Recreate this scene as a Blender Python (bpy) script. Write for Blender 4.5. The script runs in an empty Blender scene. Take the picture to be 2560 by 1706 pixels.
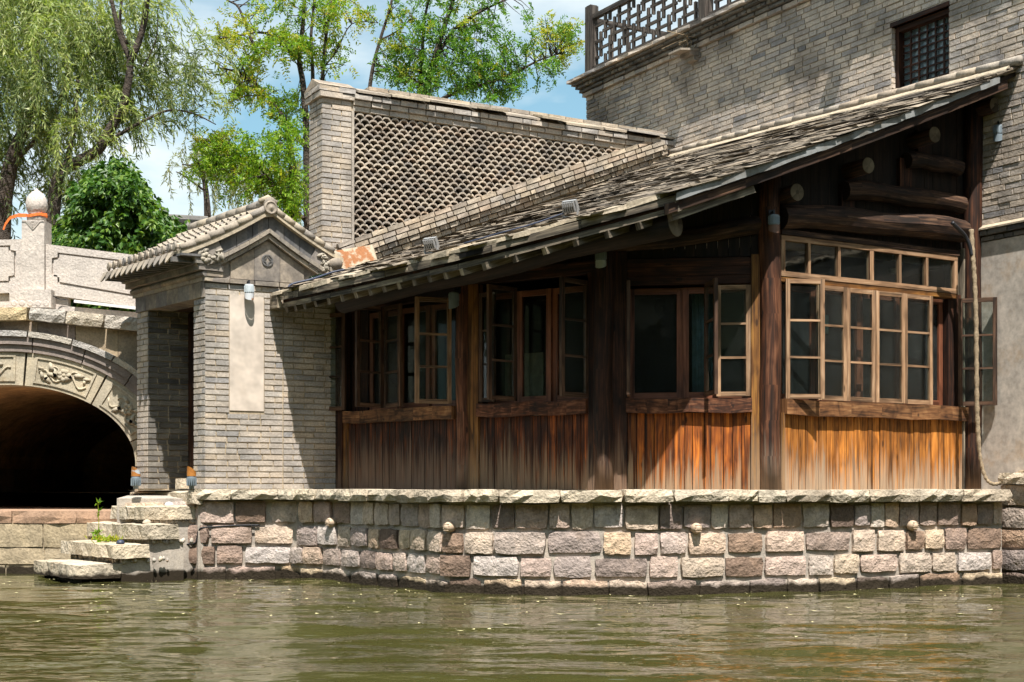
import bpy, math, random
import numpy as np
from mathutils import Vector, Matrix, noise
R = math.radians
random.seed(7); np.random.seed(7)
scene = bpy.context.scene
col = scene.collection
# ------------------------------------------------------------------ camera
CX, HY, F, ZC = 1280.0, 1218.0, 3555.0, 1.01
cam_d = bpy.data.cameras.new('camera'); cam = bpy.data.objects.new('camera', cam_d); col.objects.link(cam)
cam.location = (0, 0, ZC); cam.rotation_euler = (R(90), 0, 0)
cam_d.sensor_width = 36; cam_d.lens = 50.0; cam_d.shift_y = 365/2560
cam_d.clip_start = .1; cam_d.clip_end = 3000
scene.camera = cam
# ------------------------------------------------------------------ sun and sky
SUN_H = Vector((.15, -.989, 0)).normalized(); SUN_EL = R(62.5)
sv = SUN_H*math.cos(SUN_EL) + Vector((0, 0, math.sin(SUN_EL)))
sd = bpy.data.lights.new('sun', 'SUN'); sun = bpy.data.objects.new('sun', sd); col.objects.link(sun)
sd.energy = 5.0; sd.angle = R(.53); sd.color = (1, .94, .865)
sun.rotation_euler = sv.to_track_quat('Z', 'Y').to_euler()
world = bpy.data.worlds.new('World'); scene.world = world; world.use_nodes = True
wn = world.node_tree; wn.nodes.clear()
def wnode(t): return wn.nodes.new(t)
sky = wnode('ShaderNodeTexSky'); sky.sky_type = 'NISHITA'; sky.sun_disc = False
sky.sun_elevation = SUN_EL; sky.sun_rotation = math.atan2(SUN_H.x, SUN_H.y)
sky.air_density = 1.0; sky.dust_density = .6; sky.ozone_density = 1.2
tc = wnode('ShaderNodeTexCoord'); mp = wnode('ShaderNodeMapping'); mp.inputs['Scale'].default_value = (3.0, 3.0, 8.0); mp.inputs['Location'].default_value = (.35, .1, .75)
cn = wnode('ShaderNodeTexNoise'); cn.inputs['Scale'].default_value = 1.25; cn.inputs['Detail'].default_value = 6; cn.inputs['Roughness'].default_value = .55
cr = wnode('ShaderNodeValToRGB'); cr.color_ramp.elements[0].position = .37; cr.color_ramp.elements[1].position = .60
cr.color_ramp.elements[0].color = (.16,)*3+(1,)
tint = wnode('ShaderNodeMixRGB'); tint.blend_type = 'MULTIPLY'; tint.inputs[0].default_value = 1; tint.inputs[2].default_value = (.90, 1.46, 1.36, 1)
mixc = wnode('ShaderNodeMixRGB'); mixc.inputs[2].default_value = (9.0, 9.7, 9.8, 1)
bg = wnode('ShaderNodeBackground'); bg.inputs['Strength'].default_value = .054
wo = wnode('ShaderNodeOutputWorld'); L = wn.links.new
L(tc.outputs['Generated'], mp.inputs['Vector']); L(mp.outputs[0], cn.inputs['Vector']); L(cn.outputs['Fac'], cr.inputs[0])
L(sky.outputs[0], tint.inputs[1]); L(tint.outputs[0], mixc.inputs[1]); L(cr.outputs[0], mixc.inputs[0])
L(mixc.outputs[0], bg.inputs['Color']); L(bg.outputs[0], wo.inputs['Surface'])
vs = scene.view_settings; vs.view_transform = 'Standard'; vs.look = 'None'; vs.exposure = 1.08; vs.gamma = 1; vs.use_curve_mapping = False
world.cycles.sampling_method = 'MANUAL'; world.cycles.sample_map_resolution = 256
scene.cycles.use_adaptive_sampling = True; scene.cycles.adaptive_threshold = .03; scene.cycles.caustics_reflective = False; scene.cycles.caustics_refractive = False; scene.cycles.blur_glossy = .0
scene.cycles.max_bounces = 5; scene.cycles.diffuse_bounces = 3; scene.cycles.glossy_bounces = 3; scene.cycles.transmission_bounces = 3; scene.cycles.transparent_max_bounces = 10

# ------------------------------------------------------------------ materials
class NB:
    def __init__(s, name):
        s.m = bpy.data.materials.new(name); s.m.use_nodes = True; s.t = s.m.node_tree; s.t.nodes.clear()
        s.out = s.t.nodes.new('ShaderNodeOutputMaterial')
    def n(s, typ, **kw):
        nd = s.t.nodes.new('ShaderNode'+typ)
        for k, v in kw.items():
            if k.startswith('_'): setattr(nd, k[1:], v)
        for k, v in kw.items():
            if k.startswith('_'): continue
            key = k.replace('__', ' ')
            inp = nd.inputs[int(key[1:])] if key[0] == 'i' and key[1:].isdigit() else nd.inputs[key]
            s.set(inp, v)
        return nd
    def set(s, inp, v):
        if hasattr(v, 'outputs'): s.t.links.new(v.outputs[0], inp)
        elif isinstance(v, bpy.types.NodeSocket): s.t.links.new(v, inp)
        else:
            if isinstance(v, tuple) and len(v) == 3 and inp.type == 'RGBA': v = v+(1,)
            inp.default_value = v
    def math(s, op, a, b=0.0, c=None):
        nd = s.n('Math', _operation=op, i0=a, i1=b)
        if c is not None: s.set(nd.inputs[2], c)
        return nd
    def ramp(s, fac, stops, interp='LINEAR'):
        nd = s.t.nodes.new('ShaderNodeValToRGB'); cr = nd.color_ramp; cr.interpolation = interp
        while len(cr.elements) > 1: cr.elements.remove(cr.elements[-1])
        for i, (p, c) in enumerate(stops):
            e = cr.elements[0] if i == 0 else cr.elements.new(p)
            e.position = p; e.color = tuple(c)+(1,) if len(c) == 3 else c
        s.set(nd.inputs[0], fac); return nd
    def mix(s, fac, a, b, mode='MIX'):
        return s.n('MixRGB', _blend_type=mode, i0=fac, i1=a, i2=b)
    def pos(s): return s.n('NewGeometry').outputs['Position']
    def rnd(s):
        a = s.n('ObjectInfo').outputs['Random']; b = s.n('NewGeometry').outputs['Random Per Island']
        return s.math('FRACT', s.math('ADD', a, b))
    def noise(s, vec, scale, detail=4, rough=.5, dist=0.0):
        return s.n('TexNoise', Vector=vec, Scale=scale, Detail=detail, Roughness=rough, Distortion=dist).outputs['Fac']
    def maprange(s, v, a, b, c=0.0, d=1.0):
        nd = s.n('MapRange', i0=v, i1=a, i2=b, i3=c, i4=d); nd.clamp = True; return nd
    def bump(s, h, strength=.3, dist=.02):
        return s.n('Bump', Height=h, Strength=strength, Distance=dist)
    def done(s, colr, rough=.85, bump=None, spec=.25, metal=0.0):
        p = s.n('BsdfPrincipled', Base__Color=colr, Roughness=rough, Metallic=metal)
        s.set(p.inputs['Specular IOR Level'], spec)
        if bump is not None: s.set(p.inputs['Normal'], bump)
        s.t.links.new(p.outputs[0], s.out.inputs['Surface']); return s.m
def grey(v): return (v, v, v)
def masonry(name, cols, stain=(.06, .055, .05), stain_amt=.5, stain_scale=.9, fine=45, fb=.35, big=4, wet=False, rough=.9, bd=.012, contrast=.55, lo=.56, hi=.74):
    b = NB(name); P = b.pos(); r = b.rnd()
    k = len(cols); base = b.ramp(r, [(i/(k-1) if k > 1 else 0, c) for i, c in enumerate(cols)])
    n1 = b.noise(P, big, 3, .6); n2 = b.noise(P, fine, 2, .65)
    c = b.mix(contrast, base, b.ramp(n1, [(.3, grey(.55)), (.5, grey(1)), (.72, (1.45, 1.4, 1.32))]), 'MULTIPLY')
    c = b.mix(.6, c, b.ramp(n2, [(.3, grey(.62)), (.55, grey(1.05)), (.75, grey(1.35))]), 'MULTIPLY')
    ns = b.noise(P, stain_scale, 4, .68)
    c = b.mix(b.math('MULTIPLY', b.maprange(ns, lo, hi), stain_amt), c, stain)
    if wet:
        z = b.n('SeparateXYZ', Vector=P).outputs['Z']
        zz = b.math('ADD', z, b.math('MULTIPLY', b.math('SUBTRACT', b.noise(P, 6, 3), .5), .13))
        c = b.mix(b.maprange(zz, .11, .075), c, (.022, .016, .009))
    hgt = b.math('ADD', b.math('MULTIPLY', n2, .7), b.noise(P, fine*.3, 2, .6))
    c = b.mix(1.0, c, (1.01, .995, .98), 'MULTIPLY')
    return b.done(c, rough, b.bump(hgt, fb, bd))
def wood(name, dark, mid, light, tintlo=.6, tinthi=1.3, weather=None, gscale=1.0, rough=.75, spec=.3, blotch=.5):
    b = NB(name); uv = b.n('UVMap').outputs[0]; r = b.rnd(); P = b.pos()
    off = b.n('CombineXYZ', X=b.math('MULTIPLY', r, 17.0), Y=b.math('MULTIPLY', r, 31.0))
    v = b.n('VectorMath', _operation='ADD', i0=uv, i1=off)
    mpg = b.n('Mapping', Vector=v, Scale=(1.3*gscale, 42*gscale, 1))
    g = b.noise(mpg, 1.0, 4, .62, 1.2)
    g2 = b.noise(b.n('Mapping', Vector=v, Scale=(3.0*gscale, 9*gscale, 1)), 1.0, 2, .6, .6)
    c = b.ramp(b.math('ADD', b.math('MULTIPLY', g, .72), b.math('MULTIPLY', g2, .28)), [(.33, dark), (.5, mid), (.66, light)])
    c = b.mix(blotch, c, b.ramp(g2, [(.3, grey(.35)), (.5, grey(1)), (.75, grey(1.25))]), 'MULTIPLY')
    st = b.noise(b.n('Mapping', Vector=v, Scale=(.55*gscale, 16*gscale, 1)), 1.0, 3, .7, .4)
    c = b.mix(.85, c, b.ramp(st, [(.36, grey(.16)), (.47, grey(.85)), (.62, grey(1.2))]), 'MULTIPLY')
    # knots
    vk = b.n('TexVoronoi', Vector=b.n('Mapping', Vector=v, Scale=(2.6, 7.5, 1)), Scale=1.0)
    c = b.mix(b.maprange(vk.outputs['Distance'], .13, .07, 0, .8), c, tuple(x*.45 for x in dark))
    t = b.maprange(b.math('FRACT', b.math('MULTIPLY', r, 7.31)), 0, 1, tintlo, tinthi)
    c = b.mix(1.0, c, b.n('CombineColor', i0=t, i1=t, i2=t), 'MULTIPLY')
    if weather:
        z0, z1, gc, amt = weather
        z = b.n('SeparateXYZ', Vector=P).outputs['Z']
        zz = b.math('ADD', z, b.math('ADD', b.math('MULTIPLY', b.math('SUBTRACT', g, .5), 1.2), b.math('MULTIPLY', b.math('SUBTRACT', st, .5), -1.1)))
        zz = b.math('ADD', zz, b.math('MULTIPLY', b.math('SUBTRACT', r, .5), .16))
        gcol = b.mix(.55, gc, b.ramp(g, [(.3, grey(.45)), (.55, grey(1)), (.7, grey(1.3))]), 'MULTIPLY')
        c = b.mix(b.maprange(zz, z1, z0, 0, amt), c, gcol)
    return b.done(c, rough, b.bump(g2, .35, .008), spec)
def plain(name, c, rough=.6, spec=.3, metal=0.0, var=.3, scale=12, bumps=.15):
    b = NB(name); n = b.noise(b.pos(), scale, 5, .6)
    cc = b.mix(1.0, c, b.ramp(n, [(.25, grey(1-var)), (.55, grey(1)), (.8, grey(1+var))]), 'MULTIPLY')
    return b.done(cc, rough, b.bump(n, bumps, .01), spec, metal)
def rusty(name, c, rust, amt=(.45, .6), rough=.6, scale=5, metal=0.0):
    b = NB(name); P = b.pos(); n = b.noise(P, scale, 8, .65); n2 = b.noise(P, scale*9, 4, .6)
    rr = b.mix(n2, rust, tuple(x*.45 for x in rust))
    cc = b.mix(b.maprange(n, amt[0], amt[1]), c, rr)
    return b.done(cc, rough, b.bump(n2, .2, .006), .3, metal)
def leafmat(name, cols, trans=.35):
    b = NB(name); r = b.n('NewGeometry').outputs['Random Per Island']; P = b.pos()
    k = len(cols); c = b.ramp(r, [(i/(k-1), x) for i, x in enumerate(cols)])
    n = b.noise(P, 1.7, 3, .5)
    c = b.mix(.8, c, b.ramp(n, [(.3, grey(.72)), (.5, grey(1)), (.7, (1.3, 1.22, 1.0))]), 'MULTIPLY')
    d = b.n('BsdfPrincipled', Base__Color=c, Roughness=.45); b.set(d.inputs['Specular IOR Level'], .35)
    t = b.n('BsdfTranslucent', Color=b.mix(1.0, c, (1.25, 1.3, .55), 'MULTIPLY'))
    m = b.n('MixShader', i0=trans, i1=d, i2=t); b.t.links.new(m.outputs[0], b.out.inputs['Surface']); return b.m
def glassmat(name, tintc=(.8, .85, .85), refl=.9, dirt=.02):
    b = NB(name); fc = b.n('LayerWeight', Blend=.5).outputs['Facing']; fr = b.math('ADD', b.math('MULTIPLY', b.math('POWER', fc, 4.0), .4), .03)
    nb = b.bump(b.noise(b.pos(), 3.0, 2), .06, .05)
    tr = b.n('BsdfTransparent', Color=tintc); gl = b.n('BsdfGlossy', Color=(1, 1, 1), Roughness=.02, Normal=nb)
    df = b.n('BsdfDiffuse', Color=(.25, .27, .26))
    m = b.n('MixShader', i0=b.math('MULTIPLY', fr, refl), i1=tr, i2=gl)
    m2 = b.n('MixShader', i0=b.math('MULTIPLY', b.noise(b.pos(), 6, 4), dirt), i1=m, i2=df)
    b.t.links.new(m2.outputs[0], b.out.inputs['Surface']); return b.m

M = {}
BR = [(.37, .33, .29), (.345, .315, .285), (.31, .295, .28), (.40, .36, .31), (.25, .245, .245), (.36, .325, .285), (.41, .365, .315), (.28, .27, .26), (.375, .34, .30), (.40, .34, .27), (.39, .35, .305), (.36, .34, .315)]
M['brick'] = masonry('grey_brick', BR, stain_amt=.45, stain_scale=1.1, fb=.4)
M['brick_tall'] = masonry('old_grey_brick', [(.46, .40, .34), (.39, .36, .33), (.49, .425, .36), (.23, .228, .235), (.45, .39, .335), (.51, .44, .37), (.33, .31, .295), (.47, .41, .345), (.53, .455, .38), (.30, .285, .28), (.44, .40, .355)], stain_amt=.8, stain_scale=.62, stain=(.05, .045, .042), fb=.5, lo=.51, hi=.70)
M['brick_tan'] = masonry('tan_brick', [(.35, .29, .225), (.32, .28, .23), (.38, .325, .25), (.27, .25, .225), (.35, .28, .215)], stain_amt=.3)
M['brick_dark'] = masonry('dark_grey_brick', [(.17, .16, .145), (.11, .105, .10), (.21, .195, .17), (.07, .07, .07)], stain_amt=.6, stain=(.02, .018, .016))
M['mortar'] = masonry('lime_mortar', [(.38, .315, .225)], stain_amt=.25, fine=60)
M['mortar_grey'] = masonry('cement_mortar', [(.35, .315, .275)], stain_amt=.3, fine=60, wet=True)
M['slab'] = masonry('grey_clay_slab', [(.26, .23, .195), (.31, .265, .21), (.19, .18, .175), (.34, .28, .21)], stain_amt=.5, stain_scale=2.2, stain=(.05, .05, .055), fine=25, fb=.15, lo=.46, hi=.6)
M['slab_dark'] = masonry('dark_clay_slab', [(.085, .088, .095), (.11, .11, .112), (.14, .135, .13)], stain_amt=.4, stain_scale=3, stain=(.2, .19, .17), fine=25, fb=.15)
M['clay'] = masonry('clay_tile', [(.30, .26, .21), (.235, .21, .18), (.33, .285, .22), (.19, .175, .16)], stain_amt=.3, fine=50)
M['lattice_tile'] = masonry('lattice_clay_tile', [(.38, .33, .275), (.33, .29, .245), (.42, .37, .305), (.23, .21, .19), (.36, .29, .23)], stain_amt=.3, fine=50)
M['carve'] = masonry('carved_brick', [(.30, .275, .23)], stain_amt=.3, stain_scale=5, fine=40)
M['plaster_panel'] = masonry('cream_plaster', [(.52, .46, .40)], stain=(.42, .33, .25), stain_amt=.25, stain_scale=2.2, fine=5, fb=.04, contrast=.12)
M['plaster'] = masonry('grey_plaster', [(.47, .43, .385)], stain=(.42, .27, .14), stain_amt=.4, stain_scale=2.6, fine=14, fb=.12, contrast=.45, big=1.6, lo=.54, hi=.68)
ST = [(.46, .37, .315), (.50, .40, .265), (.36, .305, .285), (.14, .10, .08), (.47, .325, .23), (.53, .46, .395), (.39, .29, .25), (.49, .44, .41), (.26, .19, .155), (.50, .39, .33), (.51, .38, .25), (.43, .39, .375)]
M['stone'] = masonry('rough_stone', ST, stain=(.08, .055, .035), stain_amt=.5, stain_scale=3.2, fine=42, fb=.9, bd=.02, big=9, wet=True, contrast=.6)
M['coping'] = masonry('coping_stone', [(.43, .37, .28), (.39, .345, .275), (.46, .40, .31), (.34, .29, .225)], stain=(.16, .11, .06), stain_amt=.5, stain_scale=3, fine=30, fb=.8, bd=.03, wet=True)
M['quay'] = masonry('quay_stone', [(.36, .29, .18), (.33, .275, .195), (.38, .31, .21)], stain=(.12, .08, .045), stain_amt=.5, stain_scale=2, fine=30, fb=.6, bd=.02, wet=True)
M['quay_red'] = masonry('reddish_quay_slab', [(.30, .185, .13), (.32, .22, .15)], stain=(.12, .075, .05), stain_amt=.5, stain_scale=3, fine=35, fb=.6)
M['granite'] = masonry('pale_granite', [(.47, .425, .385), (.45, .41, .38)], stain_amt=.12, stain_scale=2, fine=38, fb=.7, bd=.012, contrast=.3)
M['bridge_stone'] = masonry('bridge_stone', [(.26, .20, .13), (.22, .18, .15), (.30, .24, .16), (.18, .15, .14)], stain_amt=.5, fine=40)
M['bridge_ring'] = masonry('purple_grey_ring_stone', [(.205, .175, .16), (.23, .195, .175)], stain_amt=.3, fine=55)
M['bridge_coping'] = masonry('bridge_coping_stone', [(.44, .37, .24), (.33, .32, .31), (.42, .37, .29), (.36, .345, .33), (.43, .345, .21)], stain_amt=.3, fine=40, fb=.8, bd=.03)
M['carved_stone'] = masonry('carved_arch_stone', [(.36, .325, .255), (.38, .335, .25)], stain=(.25, .18, .09), stain_amt=.5, stain_scale=2.5, fine=45, fb=.4)
M['tunnel'] = masonry('tunnel_stone', [(.40, .27, .145)], stain_amt=.5, stain_scale=1.5, fine=18, contrast=.8)
M['slate'] = masonry('stone_slate', [(.17, .14, .11), (.22, .188, .148), (.07, .06, .05), (.13, .11, .088), (.26, .222, .172), (.04, .035, .03), (.18, .154, .12)], stain=(.045, .04, .03), stain_amt=.75, stain_scale=1.6, fine=26, fb=.6, big=5, contrast=.8)
M['ridge'] = masonry('mortar_ridge', [(.31, .26, .205), (.27, .25, .225), (.34, .29, .225)], stain_amt=.35, stain_scale=2)
M['mud'] = masonry('roof_mortar', [(.36, .31, .235)], stain_amt=.35, stain_scale=2, fine=25, fb=.6)
M['pebble'] = masonry('pebble', [(.42, .36, .28), (.30, .28, .26), (.44, .40, .34), (.33, .24, .18)], stain_amt=0)
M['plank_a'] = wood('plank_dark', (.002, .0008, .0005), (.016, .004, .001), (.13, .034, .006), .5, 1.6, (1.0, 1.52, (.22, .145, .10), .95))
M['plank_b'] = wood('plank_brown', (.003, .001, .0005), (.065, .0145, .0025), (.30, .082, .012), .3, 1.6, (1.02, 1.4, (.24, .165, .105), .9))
M['plank_c'] = wood('plank_orange', (.010, .003, .001), (.23, .058, .007), (.47, .15, .018), .25, 1.2, (.99, 1.26, (.30, .21, .13), .85))
M['plank_d'] = wood('plank_amber', (.035, .011, .002), (.33, .115, .018), (.52, .215, .042), .6, 1.3, (1.0, 1.34, (.36, .265, .18), .9))
M['timber'] = wood('dark_timber', (.004, .0016, .001), (.026, .008, .003), (.095, .034, .013), .7, 1.2, (1.0, 1.35, (.20, .13, .085), .7))
M['timber_red'] = wood('reddish_timber', (.010, .004, .002), (.080, .026, .010), (.21, .09, .044), .8, 1.2, (1.0, 1.5, (.25, .185, .135), .8))
M['beam'] = wood('weathered_beam', (.005, .0025, .0015), (.026, .0115, .006), (.10, .056, .032), .8, 1.2, blotch=.7)
M['sillbeam'] = wood('sill_beam', (.03, .012, .005), (.15, .065, .025), (.27, .14, .06), .6, 1.2, blotch=.8)
M['yellow_wood'] = wood('yellowed_board', (.05, .02, .006), (.16, .065, .014), (.29, .14, .03), .8, 1.1, (1.0, 1.6, (.27, .19, .12), .7))
M['sash'] = wood('pale_sash', (.13, .07, .035), (.265, .155, .085), (.38, .255, .16), .85, 1.15)
M['sash_dark'] = wood('brown_sash', (.02, .010, .005), (.065, .032, .017), (.15, .085, .05), .7, 1.2)
M['red_frame'] = wood('red_brown_frame', (.11, .038, .02), (.175, .062, .032), (.22, .085, .045), .9, 1.1, rough=.5)
M['grey_wood'] = wood('silvered_wood', (.045, .035, .026), (.145, .118, .085), (.29, .25, .185), .7, 1.25, blotch=.8)
M['rail_wood'] = wood('railing_wood', (.022, .017, .015), (.065, .053, .045), (.14, .118, .10), .8, 1.2)
M['logend'] = wood('log_end', (.06, .045, .028), (.12, .095, .06), (.19, .16, .11), .8, 1.1, gscale=.5)
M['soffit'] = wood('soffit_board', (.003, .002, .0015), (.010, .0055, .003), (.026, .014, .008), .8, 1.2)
M['bark'] = masonry('bark', [(.085, .062, .048)], stain_amt=.4, fine=30, big=9, fb=.9, bd=.05)
M['bark_dark'] = masonry('dark_bark', [(.055, .044, .036)], stain_amt=.4, fine=30, big=9, fb=.9, bd=.05)
M['flash'] = rusty('lead_flashing', (.22, .23, .23), (.15, .135, .11), (.45, .65), .6, 4)
M['rustplate'] = rusty('rusted_sheet', (.36, .31, .23), (.36, .15, .06), (.47, .54), .8, 5)
M['lamp_grey'] = plain('painted_lamp_metal', (.42, .47, .50), .45, .4, 0, .15)
M['lamp_blue'] = plain('blue_grey_lamp_metal', (.17, .21, .24), .45, .4, 0, .2)
M['rustcap'] = rusty('rusted_visor', (.48, .50, .52), (.40, .16, .04), (.5, .6), .6, 14)
M['rustcap_b'] = rusty('mostly_rusted_visor', (.42, .42, .38), (.46, .185, .035), (.25, .33), .6, 9)
M['brown_visor'] = plain('brown_visor', (.16, .09, .065), .5, .3)
M['rustcap_h'] = rusty('half_rusted_visor', (.40, .44, .46), (.42, .17, .04), (.43, .5), .6, 12)
M['flood'] = plain('floodlight_metal', (.30, .30, .30), .4, .5, .3, .1)
M['floodglass'] = plain('floodlight_lens', (.30, .33, .34), .15, .6, 0, .1)
M['black'] = plain('black_rubber', (.015, .016, .02), .5, .4)
M['bluecable'] = plain('dark_blue_cable', (.03, .04, .075), .5, .4)
M['rope'] = plain('rope_wrap', (.27, .21, .14), .9, .1, 0, .5, 40, .5)
M['orange'] = plain('orange_ribbon', (.75, .17, .04), .6, .2, 0, .1)
M['white'] = plain('white_metal', (.66, .66, .64), .4, .4, 0, .1)
M['cream_lamp'] = plain('cream_lamp', (.47, .36, .26), .55, .3, 0, .12)
M['greenbottle'] = glassmat('green_glass', (.05, .55, .16), 1.0, .0)
M['glass'] = glassmat('window_glass')
M['mesh_dark'] = glassmat('insect_screen', (.16, .18, .21), .5, .12)
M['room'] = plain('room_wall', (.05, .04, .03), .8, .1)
M['room_pale'] = plain('room_pale_panel', (.34, .29, .19), .8, .1)
M['blind'] = plain('pale_blind', (.42, .48, .56), .8, .1)
M['curtain'] = plain('pale_curtain', (.25, .36, .40), .8, .1)
M['mint'] = plain('mint_panel', (.20, .46, .38), .6, .2, 0, .05)
M['door_dark'] = wood('dark_door', (.010, .006, .004), (.035, .018, .010), (.07, .035, .02), .8, 1.2)
M['farroof'] = masonry('far_roof_tile', [(.10, .10, .10), (.14, .135, .13)], stain_amt=.2)
M['leaf_will'] = leafmat('willow_leaf', [(.13, .20, .045), (.21, .285, .075), (.29, .36, .11), (.42, .45, .22), (.17, .24, .06)], .43)
M['leaf_will_dark'] = leafmat('shaded_willow_leaf', [(.05, .09, .03), (.09, .135, .045), (.14, .185, .06), (.19, .23, .08)], .38)  # darker copy of the willow leaf, with shade put into its colour
M['leaf_locust'] = leafmat('locust_leaf', [(.08, .19, .014), (.14, .27, .022), (.21, .34, .03), (.28, .37, .04)], .5)
M['leaf_yellow'] = leafmat('young_locust_leaf', [(.20, .31, .03), (.28, .36, .035), (.36, .37, .04), (.40, .34, .05)], .5)
M['leaf_deep'] = leafmat('deep_green_leaf', [(.045, .14, .02), (.08, .20, .026), (.13, .26, .034), (.18, .30, .04)], .46)
M['leaf_ivy'] = leafmat('ivy_leaf', [(.018, .058, .008), (.035, .10, .012), (.07, .155, .018), (.15, .24, .03)], .30)
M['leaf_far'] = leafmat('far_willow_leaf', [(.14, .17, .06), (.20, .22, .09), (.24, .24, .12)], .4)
M['unseen_bank'] = masonry('wooded_bank', [(.045, .055, .025)], stain_amt=.5, fine=3, big=.7)
M['ground'] = masonry('bare_ground', [(.16, .13, .09)], stain_amt=.3)
b = NB('canal_water'); P = b.pos()
mpw = b.n('Mapping', Vector=P, Scale=(1.0, 2.4, 1)); mp2 = b.n('Mapping', Vector=P, Scale=(1.3, 3.0, 1))
wb = b.noise(mpw, 4.0, 2, .5, .5)
pw = b.n('BsdfPrincipled', Base__Color=b.mix(b.noise(P, .5, 3), (.033, .034, .010), (.050, .048, .015)), Roughness=.012, IOR=1.33, Normal=b.bump(wb, .09, .08))
b.set(pw.inputs['Specular IOR Level'], .62)
b.t.links.new(pw.outputs[0], b.out.inputs['Surface']); M['water'] = b.m

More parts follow.
